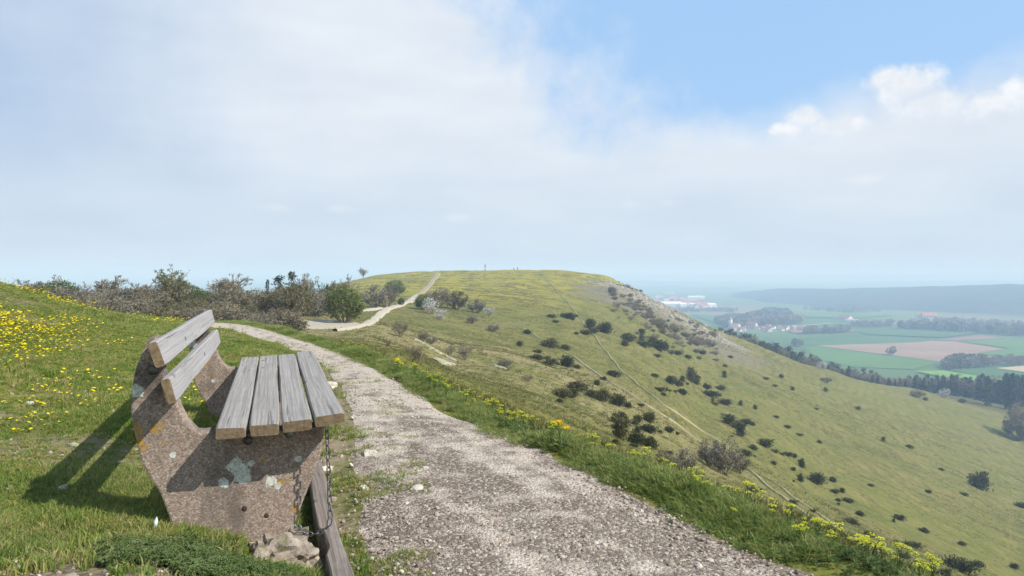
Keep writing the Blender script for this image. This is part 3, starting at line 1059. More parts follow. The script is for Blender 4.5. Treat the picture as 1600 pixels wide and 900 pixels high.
ridge('wooded_hill', [(1138, 3000, 461, 300), (1165, 2700, 456.5, 500), (1210, 2350, 452.5, 600), (1280, 2100, 451, 650), (1360, 1950, 449.5, 700), (1450, 1850, 447, 700), (1540, 1760, 444.5, 700), (1620, 1700, 443, 700), (1900, 1700, 444, 700), (2200, 1800, 450, 600)], M['forest'], 200, 3, 5)
ridge('wooded_hill', [(960, 4200, 452, 500), (1020, 4100, 450.5, 600), (1080, 4000, 450, 600), (1140, 4000, 450.5, 500), (1190, 4100, 452, 400)], M['forest'], 120, 5, 5)
ridge('wooded_hill', [(850, 6200, 442, 700), (1010, 6000, 438, 900), (1120, 5900, 441, 900), (1250, 6000, 443, 800), (1400, 6000, 440, 900), (1600, 6000, 437.5, 900), (1900, 6200, 437, 900)], M['forest'], 160, 7, 6)
ridge('distant_ridge', [(300, 9500, 431, 1500), (700, 9600, 430, 1500), (1000, 9500, 428.5, 1500), (1200, 9500, 429.5, 1500), (1400, 9500, 428, 1500), (1600, 9500, 427, 1500), (2000, 9500, 428, 1500)], M['forest'], 160, 9, 8)

# ------------------------------------------------------------------ the bench
ux, uy = .9513, .3083
BENCH_RZ = math.atan2(uy, ux)
BZ = -1.05
bench = tag(empty('park_bench', (-1.096, 2.7, BZ), BENCH_RZ), 'weathered park bench with grey planks on two lichen spotted concrete sides beside the gravel path', 'bench')
PLATE = [(-.214, .812), (-.232, .806), (-.246, .793), (-.264, .748), (-.282, .70), (-.292, .66), (-.299, .60), (-.302, .536), (-.295, .47), (-.281, .407), (-.268, .345),
         (-.240, .285), (-.205, .223), (-.173, .127), (-.16, .06), (-.10, -.05), (.12, -.10), (.270, -.12), (.277, -.02), (.283, .055), (.320, .149), (.355, .235), (.386, .318), (.398, .385), (.402, .438),
         (.25, .432), (.10, .421), (-.012, .420), (-.030, .440), (-.055, .438), (-.076, .441), (-.095, .462), (-.112, .484), (-.124, .507), (-.134, .530), (-.142, .555),
         (-.158, .577), (-.178, .63), (-.192, .69), (-.206, .76)]


def plate(name, l0, l1, parent):
    bm = bmesh.new()
    front = [bm.verts.new((r, l0, z)) for r, z in PLATE]
    back = [bm.verts.new((r, l1, z)) for r, z in PLATE]
    n = len(PLATE)
    bm.faces.new(front[::-1])
    bm.faces.new(back)
    for i in range(n):
        bm.faces.new((front[i], front[(i + 1) % n], back[(i + 1) % n], back[i]))
    bmesh.ops.recalc_face_normals(bm, faces=bm.faces)
    ed = [e for e in bm.edges if abs(e.verts[0].co.y - e.verts[1].co.y) < 1e-6]
    bmesh.ops.bevel(bm, geom=ed, offset=.007, segments=2, affect='EDGES', profile=.6)
    bmesh.ops.triangulate(bm, faces=[f for f in bm.faces if len(f.verts) > 4])
    me = bpy.data.meshes.new(name)
    bm.to_mesh(me)
    bm.free()
    me.materials.append(M['concrete'])
    o = bpy.data.objects.new(name, me)
    COL.objects.link(o)
    o.parent = parent
    return o


PLATE = [(r, 1.05 + (z - 1.05) * 1.0177) for r, z in PLATE]
plate('concrete_side', .15, .26, bench)
plate('concrete_side', 2.16, 2.27, bench)


def board(name, length, width, thick, mat, parent, loc, tilt, seed):
    """A sawn plank along local Y: softened worn edges, slight warp, ends not quite square."""
    rng = random.Random(seed)
    bm = bmesh.new()
    n = 26
    ch = .006
    w, t = width / 2, thick / 2
    sec = [(-w + ch, -t), (w - ch, -t), (w, -t + ch), (w, t - ch), (w - ch, t), (-w + ch, t), (-w, t - ch), (-w, -t + ch)]
    rows = []
    for i in range(n + 1):
        u = i / n
        y = u * length
        end = .45 * ch if i in (0, n) else 0
        row = []
        for (a, b) in sec:
            wob = .0012 * math.sin(u * 9 + seed + a * 40) + rng.uniform(-.0005, .0005)
            yy_ = y + (rng.uniform(-.002, .002) + a * .02 * math.sin(seed) if i in (0, n) else 0)
            sag = -.006 * math.sin(math.pi * u)
            row.append(bm.verts.new((a * (1 - end / w) + wob, yy_, b * (1 - end / t) + wob + sag)))
        rows.append(row)
    for i in range(n):
        for k in range(8):
            bm.faces.new((rows[i][k], rows[i][(k + 1) % 8], rows[i + 1][(k + 1) % 8], rows[i + 1][k]))
    bm.faces.new(rows[0][::-1])
    bm.faces.new(rows[-1])
    bmesh.ops.recalc_face_normals(bm, faces=bm.faces)
    me = bpy.data.meshes.new(name)
    bm.to_mesh(me)
    bm.free()
    me.materials.append(mat)
    o = bpy.data.objects.new(name, me)
    o.location = loc
    o.rotation_euler = (0, tilt, 0)
    COL.objects.link(o)
    o.parent = parent
    return o


SEAT = [(0.0, .1105, .428, 0.0), (.1185, .1105, .431, -.02), (.2375, .1105, .440, -.05), (.3565, .1145, .4545, -.075)]
for k, (r0, w_, zb, tl) in enumerate(SEAT):
    board('seat_plank', 2.40 + .012 * math.sin(k * 2.1), w_, .046, M['wood'], bench, (r0 + w_ / 2, .006 * (k % 2), zb + .023), tl, 3 + k)
for k, (ra, za, rb, zb) in enumerate([(-.186, .804, -.161, .712), (-.148, .669, -.126, .575)]):
    ax_ = Vector((ra - rb, 0, za - zb))
    wdt = ax_.length
    nrm = Vector((ax_.z, 0, -ax_.x)).normalized()
    ctr = Vector(((ra + rb) / 2, 0, (za + zb) / 2)) - nrm * .019
    tl = math.atan2(-ax_.z, ax_.x)
    board('back_plank', 2.41 - .01 * k, wdt, .038, M['back_wood'], bench, (ctr.x, -.004 + .012 * k, ctr.z), tl, 13 + k)


def dome(name, c, rad, mat, parent):
    bm = bmesh.new()
    bmesh.ops.create_uvsphere(bm, u_segments=14, v_segments=8, radius=rad)
    for v in bm.verts:
        v.co.y *= .62
    me = bpy.data.meshes.new(name)
    bm.to_mesh(me)
    bm.free()
    me.polygons.foreach_set('use_smooth', np.ones(len(me.polygons), bool))
    me.materials.append(mat)
    o = bpy.data.objects.new(name, me)
    o.location = c
    COL.objects.link(o)
    o.parent = parent
    return o


dome('bolt', (.111, .148, .389), .018, M['dark_steel'], bench)
dome('bolt', (.268, .148, .405), .018, M['steel'], bench)
dome('bolt', (-.225, .148, .679), .018, M['dark_steel'], bench)
dome('plug', (.095, .156, .120), .015, M['plug'], bench)
dome('plug', (.177, .156, .084), .014, M['plug'], bench)


def lump(name, rad, mat, seed, sub=3, amp=.25, parent=None, loc=(0, 0, 0), rz=0, freq=2.2):
    bm = bmesh.new()
    bmesh.ops.create_icosphere(bm, subdivisions=sub, radius=1)
    from mathutils import noise as mn
    for v in bm.verts:
        d = v.co.normalized()
        o_ = Vector((seed * 3.1, seed * 1.7, seed * .9))
        k = 1 + amp * mn.noise(d * freq + o_) + amp * .5 * mn.noise(d * freq * 2.3 + o_)
        q = Vector([math.copysign(abs(c) ** .72, c) for c in d]) * k
        v.co = Vector((q.x * rad[0], q.y * rad[1], q.z * rad[2]))
    me = bpy.data.meshes.new(name)
    bm.to_mesh(me)
    bm.free()
    me.materials.append(mat)
    o = bpy.data.objects.new(name, me)
    o.location = loc
    o.rotation_euler = (0, 0, rz)
    COL.objects.link(o)
    if parent is not None:
        o.parent = parent
    return o


lump('concrete_footing', (.125, .16, .085), M['footing'], 2.3, 4, .32, bench, (.232, .08, -.068), .1, 2.6)
lump('concrete_footing', (.16, .16, .08), M['footing'], 5.1, 3, .25, bench, (.20, 2.2, -.07))

# old edging timber along the front of the bench
beam = board('edging_timber', 1.95, .078, .10, M['beam_wood'], None, (0, 0, 0), 0.0, 31)
for v in beam.data.vertices:                      # a broken notch on the inner side and a hollow, worn top
    y = v.co.y
    if .58 < y < .80 and v.co.x < -.01:
        v.co.x += .018
    v.co.x += .006 * math.sin(y * 5.0)
    v.co.z += .004 * math.sin(y * 7 + 1)
lp = Vector((.425, -.62, -.085))
def bench_pt(r, l, z):
    return Vector((-1.096 + r * ux - l * uy, 2.7 + r * uy + l * ux, BZ + z))
beam.location = bench_pt(.432, -.60, -.062)
beam.rotation_euler = (.012, 0, BENCH_RZ + .012)
tag(beam, 'old weathered edging timber lying on the ground between the bench foot and the path', 'timber')

# the chain
chain = tag(empty('chain', bench_pt(.40, .07, .44), BENCH_RZ), 'steel link chain hanging from the front seat plank and looped back to the bench foot', 'chain')
cp = [(.405, .06, .452), (.409, .058, .35), (.412, .056, .25), (.414, .055, .16), (.417, .052, .085), (.412, .05, .055), (.385, .06, .025), (.35, .08, .012), (.315, .10, .022), (.288, .13, .048)]
cp = [Vector(p) - Vector((.40, .07, .44)) for p in cp]
seg = [0]
for a, b in zip(cp[:-1], cp[1:]):
    seg.append(seg[-1] + (b - a).length)
def along(s):
    for k in range(len(cp) - 1):
        if s <= seg[k + 1]:
            t = (s - seg[k]) / (seg[k + 1] - seg[k])
            return cp[k].lerp(cp[k + 1], t)
    return cp[-1]
def link_mesh_data():
    mb = MB()
    n, m_, rt, L, W = 18, 6, .0025, .0125, .0078
    ring = []
    for i in range(n):
        t = 2 * math.pi * i / n
        ring.append(Vector((W * math.cos(t), 0, W * math.sin(t) + (L - W * .4 if math.sin(t) > 0 else -(L - W * .4)) * (1 if abs(math.sin(t)) > .02 else 0))))
    vs, fs = [], []
    for i in range(n):
        tan = (ring[(i + 1) % n] - ring[i - 1]).normalized()
        side = Vector((0, 1, 0))
        up = tan.cross(side)
        for j in range(m_):
            q = 2 * math.pi * j / m_
            vs.append(ring[i] + side * rt * math.cos(q) + up * rt * math.sin(q))
    for i in range(n):
        for j in range(m_):
            fs.append((i * m_ + j, i * m_ + (j + 1) % m_, ((i + 1) % n) * m_ + (j + 1) % m_, ((i + 1) % n) * m_ + j))
    mb.add(vs, fs)
    return mesh_only(mb, 'link', M['steel'], True)
lme = link_mesh_data()
pitch = .0285
nl_ = int(seg[-1] / pitch)
for k in range(nl_):
    a, b = along(k * pitch), along((k + 1) * pitch)
    o = part_of('link', lme, chain)
    q = (b - a).to_track_quat('Z', 'Y')
    o.location = (a + b) / 2
    o.rotation_mode = 'QUATERNION'
    from mathutils import Quaternion
    o.rotation_quaternion = q @ Quaternion((0, 0, 1), (math.pi / 2 if k % 2 else 0) + .35)

# ------------------------------------------------------------------ grass, flowers, pebbles (nobody could count these)
def tuft_mesh(name, n, hgt, spread, width, lean, mat, seed, segs=2):
    rng = random.Random(seed)
    mb = MB()
    for _ in range(n):
        a = rng.uniform(0, 2 * math.pi)
        r = spread * math.sqrt(rng.random())
        bx, by = r * math.cos(a), r * math.sin(a)
        h = hgt * rng.uniform(.45, 1.0)
        la = a + rng.uniform(-1.2, 1.2)
        ln = lean * rng.uniform(.2, 1.3) * h
        w = width * rng.uniform(.7, 1.2)
        fa = rng.uniform(0, math.pi)
        wx, wy = math.cos(fa) * w / 2, math.sin(fa) * w / 2
        dx, dy = math.cos(la) * ln, math.sin(la) * ln
        m1 = (bx + dx * .35, by + dy * .35, h * .6)
        tip = (bx + dx, by + dy, h * (1 - .25 * min(1, ln / h)))
        mb.add([(bx - wx, by - wy, -.01), (bx + wx, by + wy, -.01), (m1[0] + wx * .8, m1[1] + wy * .8, m1[2]), (m1[0] - wx * .8, m1[1] - wy * .8, m1[2]), tip],
               [(0, 1, 2, 3), (3, 2, 4)])
    return mesh_only(mb, name, mat)


def herb_mesh(name, seed):
    """A low rosette of feathery leaves."""
    rng = random.Random(seed)
    random.seed(seed)
    mb = MB()
    for _ in range(9):
        a = rng.uniform(0, 6.283)
        L = rng.uniform(.6, 1.0)
        for s in range(6):
            t = (s + 1) / 6
            c = (math.cos(a) * L * t * .6, math.sin(a) * L * t * .6, .15 + .55 * math.sin(t * 2.0))
            for sg in (-1, 1):
                mb.leaf(c, (math.cos(a + sg * 1.0), math.sin(a + sg * 1.0), .35), .26 * (1.15 - t), .10)
    return mesh_only(mb, name, M['herb'])


def flower_cluster(name, n, spread, size, h, mat, seed, stemmat):
    rng = random.Random(seed)
    mb = MB()
    for _ in range(n):
        x, y = rng.gauss(0, spread), rng.gauss(0, spread)
        z = h * rng.uniform(.5, 1.1)
        s = size * rng.uniform(.7, 1.2)
        tx, ty = rng.uniform(-.5, .5), rng.uniform(-.5, .5)
        ph = rng.uniform(0, 6.28)
        vs = [(x, y, z - s * .25)]
        for k in range(10):
            rad = s if k % 2 == 0 else s * .55
            aa = ph + k * math.pi / 5
            px_, py_ = rad * math.cos(aa), rad * math.sin(aa)
            vs.append((x + px_, y + py_, z + px_ * tx + py_ * ty))
        mb.add(vs, [(0, k + 1, (k + 1) % 10 + 1) for k in range(10)], 0)
        mb.limb((x, y, 0), (x, y, z - s * .2), s * .1, s * .1, 3, 1)
    return mesh_only(mb, name, [mat, stemmat])


def rot_scale(n, smin, smax, wide=1.0, tilt=.15):
    rot = np.column_stack([RNG.normal(0, tilt, n), RNG.normal(0, tilt, n), RNG.uniform(0, 6.283, n)])
    s = RNG.uniform(smin, smax, n)
    return rot, s


def polar(n, a0, a1, r0, r1, power=1.0):
    t = np.radians(RNG.uniform(a0, a1, n))
    r = np.exp(RNG.uniform(math.log(r0), math.log(r1), n))
    return r * np.sin(t), r * np.cos(t), r


def near_bench(x, y):
    """Local bench coordinates of ground points."""
    dx, dy = x + 1.096, y - 2.7
    return dx * ux + dy * uy, -dx * uy + dy * ux


def in_plates(x, y):
    r, l = near_bench(x, y)
    return ((r > -.2) & (r < .30) & (((l > .13) & (l < .28)) | ((l > 2.13) & (l < 2.3)))) | ((r > .375) & (r < .48) & (l > -.65) & (l < 1.4)) | ((r > .08) & (r < .38) & (l > -.13) & (l < .25))


tufts = [proto(tuft_mesh('grass_tuft', 16, 1.0, .42, .085, .6, M['meadow_grass'], 40 + k)) for k in range(4)]
# meadow left of the path
x, y, r = polar(150000, -46, 6, 1.75, 30)
e = (path_l(y) - x) * .88
rag = .16 * vnoise(x, y, .55, 21) + .10 * vnoise(x, y, .2, 22)
keep = (e > .16 + rag) & ~in_plates(x, y)
soilm = (1 - sst(np.hypot((x + 1.35) / .55, (y - 2.35) / .45), .6, 1.1)) + .75 * (1 - sst(np.hypot((x + 3.6) / 1.3, (y - 5.0) / .7), .5, 1.1)) + .85 * sst(vnoise(x, y, .6, 13) + .5 * vnoise(x, y, .22, 14), .1, .6)
keep &= RNG.random(len(x)) > soilm * .93
x, y, r = x[keep], y[keep], r[keep]
n = len(x)
lushn = sst(vnoise(x, y, 1.0, 31) + .5 * vnoise(x, y, .37, 32), .05, .8)
br, bl = near_bench(x, y)
nearb = (1 - sst(np.hypot((br + .32) / .42, (bl - .15) / .75), .6, 1.3)) + (1 - sst(np.hypot((br + .9) / .45, (bl + .2) / .35), .6, 1.3)) * .9
rot, s = rot_scale(n, .7, 1.25)
hh = (.018 + .034 * lushn + .004 * np.clip(nearb, 0, 1)) * s * (1 + .25 * sst(r, 6, 16))
ww = np.maximum(.055 * s, .0095 * r) * (.8 + .3 * lushn)
scatter('meadow_grass', tufts, np.column_stack([x, y, H(x, y)]), rot, np.column_stack([ww, ww, hh]), RNG.integers(0, 4, n))

# lush bright clumps low at the left and around the bench foot
x, y, r = polar(30000, -46, -12, 1.75, 4.6)
br, bl = near_bench(x, y)
zone = (1 - sst(np.hypot((br + .95) / .5, (bl + .05) / .38), .6, 1.2)) + (1 - sst(np.hypot((br + .30) / .24, (bl - .02) / .2), .5, 1.1)) + .8 * (1 - sst(np.hypot((br + .5) / .35, (bl - .6) / .5), .5, 1.1)) + .7 * (1 - sst(np.hypot((br - .33) / .08, (bl - .5) / .6), .6, 1.2))
keep = (RNG.random(len(x)) < zone * (.7 + .6 * vnoise(x, y, .25, 36))) & ~in_plates(x, y)
x, y, r = x[keep], y[keep], r[keep]
n = len(x)
rot, s = rot_scale(n, .6, 1.25, tilt=.35)
ww = .055 * s
vtl = [proto(tuft_mesh('lush_tuft', 15, 1.0, .36, .055, .8, M['verge_grass'], 64 + k)) for k in range(3)]
scatter('lush_grass', vtl, np.column_stack([x, y, H(x, y)]), rot, np.column_stack([ww, ww, (.034 + .035 * np.clip(vnoise(x, y, .3, 37), 0, 1)) * s]), RNG.integers(0, 3, n))

# grass creeping along the left edge of the path
x, y, r = polar(26000, -42, 8, 2.2, 16)
e = (path_l(y) - x) * .88
keep = (e < .22) & (e > -.42) & ~in_plates(x, y)
patchy = vnoise(x, y, .42, 41) + .6 * vnoise(x, y, .15, 42) - 1.6 * np.clip(-e, 0, 1)
keep &= patchy > -.22
x, y, r = x[keep], y[keep], r[keep]
n = len(x)
rot, s = rot_scale(n, .6, 1.2)
ww = np.maximum(.045 * s, .008 * r)
scatter('path_edge_grass', tufts, np.column_stack([x, y, H(x, y)]), rot, np.column_stack([ww, ww, .032 * s]), RNG.integers(0, 4, n))

# the tall green verge right of the path
vt_ = [proto(tuft_mesh('verge_tuft', 15, 1.0, .36, .05, .75, M['verge_grass'], 60 + k)) for k in range(4)]
n0 = 46000
y = np.exp(RNG.uniform(math.log(1.6), math.log(19), n0))
d = RNG.normal(.20, .17, n0)
x = path_r(y) + d / .88
keep = (d > -.06 + .12 * vnoise(x, y, .5, 51) + .06 * vnoise(x, y, .17, 52)) & (d < .75) & (vnoise(x, y, .33, 55) + .5 * vnoise(x, y, .12, 56) > -.55)
x, y, d = x[keep], y[keep], d[keep]
n = len(x)
r = np.hypot(x, y)
rot, s = rot_scale(n, .55, 1.3, tilt=.22)
hh = (.024 + .044 * np.exp(-((d - .26) / .16) ** 2)) * s * (.75 + .4 * vnoise(x, y, .8, 53)) * (1 - .35 * sst(r, 7, 16))
ww = np.maximum(.085 * s, .010 * r)
scatter('verge_grass', vt_, np.column_stack([x, y, H(x, y)]), rot, np.column_stack([ww, ww, hh]), RNG.integers(0, 4, n))

# feathery herbs in front of the bench foot and between the verge grass
herbs = [proto(herb_mesh('herb_rosette', 70 + k)) for k in range(3)]
x, y, r = polar(9000, -40, -14, 2.0, 3.4)
br, bl = near_bench(x, y)
keep = (np.hypot((br + .02) / .32, (bl + .17) / .17) + .35 * vnoise(x, y, .12, 62) < 1) & ~in_plates(x, y)
x1, y1 = x[keep][:900], y[keep][:900]
y2 = np.exp(RNG.uniform(math.log(1.8), math.log(14), 3600))
d2 = RNG.normal(.31, .12, 3600)
x2 = path_r(y2) + d2 / .88
x, y = np.concatenate([x1, x2]), np.concatenate([y1, y2])
n = len(x)
rot, s = rot_scale(n, .6, 1.2, tilt=.25)
big = np.concatenate([np.full(len(x1), .052), np.full(len(x2), .05)]) * s
scatter('ground_herbs', herbs, np.column_stack([x, y, H(x, y)]), rot, np.column_stack([big, big, big * .9]), RNG.integers(0, 3, n))

# dry grass on the steep slope below the verge
st_ = [proto(tuft_mesh('slope_tuft', 14, 1.0, .5, .11, .6, M['slope_grass'], 80 + k)) for k in range(3)]
x, y, r = polar(85000, -22, 40, 2.0, 95)
d = (x - path_r(y)) * .88
keep = ((d > .38) & (r < 7)) | (d > .6) & ((RNG.random(len(x)) < .35) | (vnoise(x, y, 3, 71) + .6 * vnoise(x, y, 1, 72) > .05))
x, y, r = x[keep], y[keep], r[keep]
n = len(x)
rot, s = rot_scale(n, .6, 1.3)
ww = np.maximum(.10, .0055 * r) * s
hh = (.05 + .07 * sst(vnoise(x, y, 4, 73), 0, .8)) * s * (1 + .012 * r)
scatter('slope_grass', st_, np.column_stack([x, y, H(x, y)]), rot, np.column_stack([ww, ww, hh]), RNG.integers(0, 3, n))

# rough tussocks farther down and across the bowl
x, y, r = polar(90000, -14, 38, 80, 430)
hz_ = H(x, y)
keep = (vnoise(x, y, 14, 76) + .8 * vnoise(x, y, 5, 77) + .5 * RNG.normal(0, 1, len(x)) > .35) & (hz_ > -76) & ~((r > 330) & (x > .45 * y))
x, y, r, hz_ = x[keep], y[keep], r[keep], hz_[keep]
n = len(x)
rot, s = rot_scale(n, .5, 1.3)
ww = np.clip(.0030 * r, .3, 1.0) * s
scatter('slope_tussocks', st_, np.column_stack([x, y, hz_]), rot, np.column_stack([ww, ww, ww * .26]), RNG.integers(0, 3, n))

# yellow cinquefoil in the meadow
fl = [proto(flower_cluster('flower_cluster', 9, .07, .012, .045, M['yellow'], 90 + k, M['stem'])) for k in range(4)]
x, y, r = polar(26000, -46, 0, 2.6, 26)
e = (path_l(y) - x) * .88
dens = sst(vnoise(x, y, 1.5, 81) + .7 * vnoise(x, y, .5, 82), -.05, .75) * (.05 + 1.1 * sst(e, 2.0, 3.7)) * sst(e, .1, .6)
dens *= (sst(r, 2.6, 6.0) * .9 + .10) * (r > 3.3)
keep = RNG.random(len(x)) < dens * .95
x, y, r = x[keep], y[keep], r[keep]
n = len(x)
rot, s = rot_scale(n, .75, 1.25, tilt=.05)
s = s * .95 * (1 + .05 * np.clip(r - 5, 0, 20))
scatter('yellow_meadow_flowers', fl, np.column_stack([x, y, H(x, y)]), rot, np.column_stack([s, s, s]), RNG.integers(0, 4, n))

# limestone chips on the path
def chip(name, seed, flat):
    rng = random.Random(seed)
    bm = bmesh.new()
    bmesh.ops.create_icosphere(bm, subdivisions=1, radius=1)
    for v in bm.verts:
        k = rng.uniform(.7, 1.15)
        v.co = Vector((v.co.x * k, v.co.y * k * .8, v.co.z * k * flat))
    me = bpy.data.meshes.new(name)
    bm.to_mesh(me)
    bm.free()
    me.materials.append(M['stone'])
    return me
chips = [proto(chip('limestone_chip', 100 + k, f)) for k, f in enumerate((.55, .7, .45, .8, .6))]
x, y, r = polar(120000, -40, 34, 1.9, 16)
dl, dr = (x - path_l(y)), (path_r(y) - x)
dens = sst(dl, -.15, .18) * sst(dr, -.02, .16) * (.5 + .5 * vnoise(x, y, 1.0, 91)) 
keep = RNG.random(len(x)) < dens
keep &= ~in_plates(x, y)
x, y, r = x[keep], y[keep], r[keep]
n = len(x)
s = np.exp(RNG.normal(math.log(.0052), .48, n)) * (1 + .05 * np.clip(r - 3, 0, 12))
s = np.clip(s, .0028, .021)
rot = np.column_stack([RNG.normal(0, .5, n), RNG.normal(0, .5, n), RNG.uniform(0, 6.28, n)])
scatter('gravel_chips', chips, np.column_stack([x, y, H(x, y) + .012 + s * .15]), rot, np.column_stack([s, s, s]), RNG.integers(0, 5, n))

# loose chips in the meadow's bare spots
x, y, r = polar(14000, -44, 0, 2.2, 14)
e = (path_l(y) - x) * .88
keep = (e > 0) & (RNG.random(len(x)) < .05 + .22 * sst(vnoise(x, y, .6, 13) + .5 * vnoise(x, y, .22, 14), .1, .6) + .35 * (1 - sst(np.hypot((x + 1.35) / .6, (y - 2.35) / .5), .5, 1.2)) + .30 * (1 - sst(np.hypot((x + 3.6) / 1.4, (y - 5.0) / .8), .5, 1.1)) + .22 * (1 - sst(e, 0, .5))) & ~in_plates(x, y)
x, y, r = x[keep], y[keep], r[keep]
n = len(x)
s = np.clip(np.exp(RNG.normal(math.log(.008), .5, n)), .004, .019)
rot = np.column_stack([RNG.normal(0, .4, n), RNG.normal(0, .4, n), RNG.uniform(0, 6.28, n)])
scatter('meadow_stones', chips, np.column_stack([x, y, H(x, y) + s * .25]), rot, np.column_stack([s, s, s]), RNG.integers(0, 5, n))

# rubble on the scree face of the far hill
sl = [hit(*p) for p in ((954, 442), (975, 450), (1000, 460), (1020, 470), (1040, 482), (1060, 493), (1080, 504), (1100, 515), (1122, 527))]
pts, ss_ = [], []
for _ in range(1500):
    k = random.randrange(len(sl) - 1)
    t = random.random()
    p = sl[k].lerp(sl[k + 1], t)
    xx = p.x + random.gauss(-2, 5.5)
    y_ = p.y + random.gauss(-5, 8)
    pts.append((xx, y_, float(H(xx, y_))))
    ss_.append(min(1.5, math.exp(random.gauss(math.log(.42), .5))))
pts = np.array(pts)
ss_ = np.array(ss_)
n = len(pts)
rocks = []
for k in range(4):
    m_ = chip('scree_rock', 130 + k, .7)
    m_.materials.clear()
    m_.materials.append(M['scree_rock'])
    rocks.append(proto(m_))
rot = np.column_stack([RNG.normal(0, .5, n), RNG.normal(0, .5, n), RNG.uniform(0, 6.28, n)])
scatter('scree_rubble', rocks, pts, rot, np.column_stack([ss_, ss_, ss_]), RNG.integers(0, 4, n))

# ------------------------------------------------------------------ single stones that stand out
STONES = [(652, 767, 22, 'flat pale stone lying in the middle of the gravel path'), (578, 712, 24, 'white stone in the grass strip right of the bench seat'),
          (505, 738, 26, 'large pale stone behind the chain beside the edging timber'), (519, 783, 16, 'dark brown stone lying against the edging timber'),
          (628, 735, 15, 'pale chip near the darker left part of the path'), (569, 765, 16, 'whitish stone on the path right of the chain'),
          (665, 735, 14, 'small bright stone on the path above the flat pale stone'), (188, 671, 11, 'white stone in the shade left of the concrete bench side'),
          (174, 647, 14, 'white stone on sunlit grass above the bench shadow'), (116, 697, 11, 'small white stone in the meadow left of the bench shadow'),
          (98, 766, 16, 'half sunken pale stone at the tip of the bench shadow'), (46, 815, 12, 'pale stone in the lush grass near the left edge'),
          (154, 855, 12, 'white stone on bare soil in front of the bench'), (401, 876, 9, 'small white stone in front of the concrete footing'),
          (518, 605, 22, 'broad pale stone at the grassy path edge behind the bench seat'), (46, 632, 11, 'pale stone in the bare patch of the left meadow'),
          (1058, 890, 14, 'pale pebble near the bottom of the path'), (700, 795, 13, 'grey pebble right of the flat pale stone')]
for k, (px, py, w, lab) in enumerate(STONES):
    p = hit(px, py)
    w_m = w / FPX * p.length / 2
    o = lump('stone', (w_m, w_m * .8, w_m * .55), M['rock'] if 'dark' not in lab else M['footing'], 7.7 + k * 1.3, 2, .35)
    o.location = p + Vector((0, 0, w_m * .18))
    o.rotation_euler = (random.uniform(-.2, .2), random.uniform(-.2, .2), random.uniform(0, 6))
    tag(o, lab, 'stone')

p = hit(241, 836)
mb = MB()
mb.add([(0, 0, 0), (.010, .002, .012), (.013, .004, .03), (.008, .006, .047), (-.004, .004, .03), (-.003, .001, .012), (.004, -.004, .025)],
       [(0, 1, 6), (1, 2, 6), (2, 3, 6), (3, 4, 6), (4, 5, 6), (5, 0, 6)])
tag(mb.build('feather', M['feather'], None, loc=p + Vector((0, 0, .02))), 'small white feather sticking up in the grass before the bench', 'feather')
for k, (px, py, lab) in enumerate([(1166, 836, 'dry orange leaf at the right edge of the gravel'), (1186, 841, 'curled tan leaf beside another at the verge foot')]):
    p = hit(px, py)
    mb = MB()
    mb.add([(-.028, 0, 0), (-.01, -.010, .006), (.012, -.009, .004), (.030, .002, .010), (.010, .010, .008), (-.012, .009, .003), (0, 0, -.002)],
           [(0, 1, 6), (1, 2, 6), (2, 3, 6), (3, 4, 6), (4, 5, 6), (5, 0, 6)])
    tag(mb.build('dry_leaf', M['leaf_litter'], None, loc=p + Vector((0, 0, .018))), lab, 'leaf')

# ------------------------------------------------------------------ shrubs and trees: a few of each kind, then copies
def juniper_meshes(seed, h=1.0, wide=1.0, upright=.6, n=1000):
    random.seed(seed)
    tr = MB()
    tr.limb((0, 0, -.12), (0.02, 0, .35), .045, .03, 5)
    cr = MB()
    tips = []
    for _ in range(11):
        a = random.uniform(0, 6.283)
        q = Vector((math.cos(a), math.sin(a), 0)) * random.uniform(.05, .36) * wide
        top = Vector((q.x, q.y, h * (1 - .9 * (q.length / wide) * (1.5 - upright)) * random.uniform(.72, 1.05)))
        tips.append((q * .35, top))
        tr.limb((0, 0, .05), q * .6 + Vector((0, 0, top.z * .5)), .025, .012, 3)
    for _ in range(n):
        b, t = random.choice(tips)
        u = random.random() ** .8
        c = Vector((b.x, b.y, -.03)).lerp(t, u)
        sp = .17 * wide * (1.05 - .75 * u)
        c += Vector((random.gauss(0, sp), random.gauss(0, sp), random.gauss(0, .05)))
        c.z = max(c.z, -.04)
        out = Vector((c.x, c.y, 0)) * 1.3 + Vector((random.gauss(0, .35), random.gauss(0, .35), .55 + upright * .6))
        cr.leaf(c, out, random.uniform(.08, .20), random.uniform(.03, .065))
    return mesh_only(tr, 'trunk', M['bark']), mesh_only(cr, 'crown', M['juniper'])


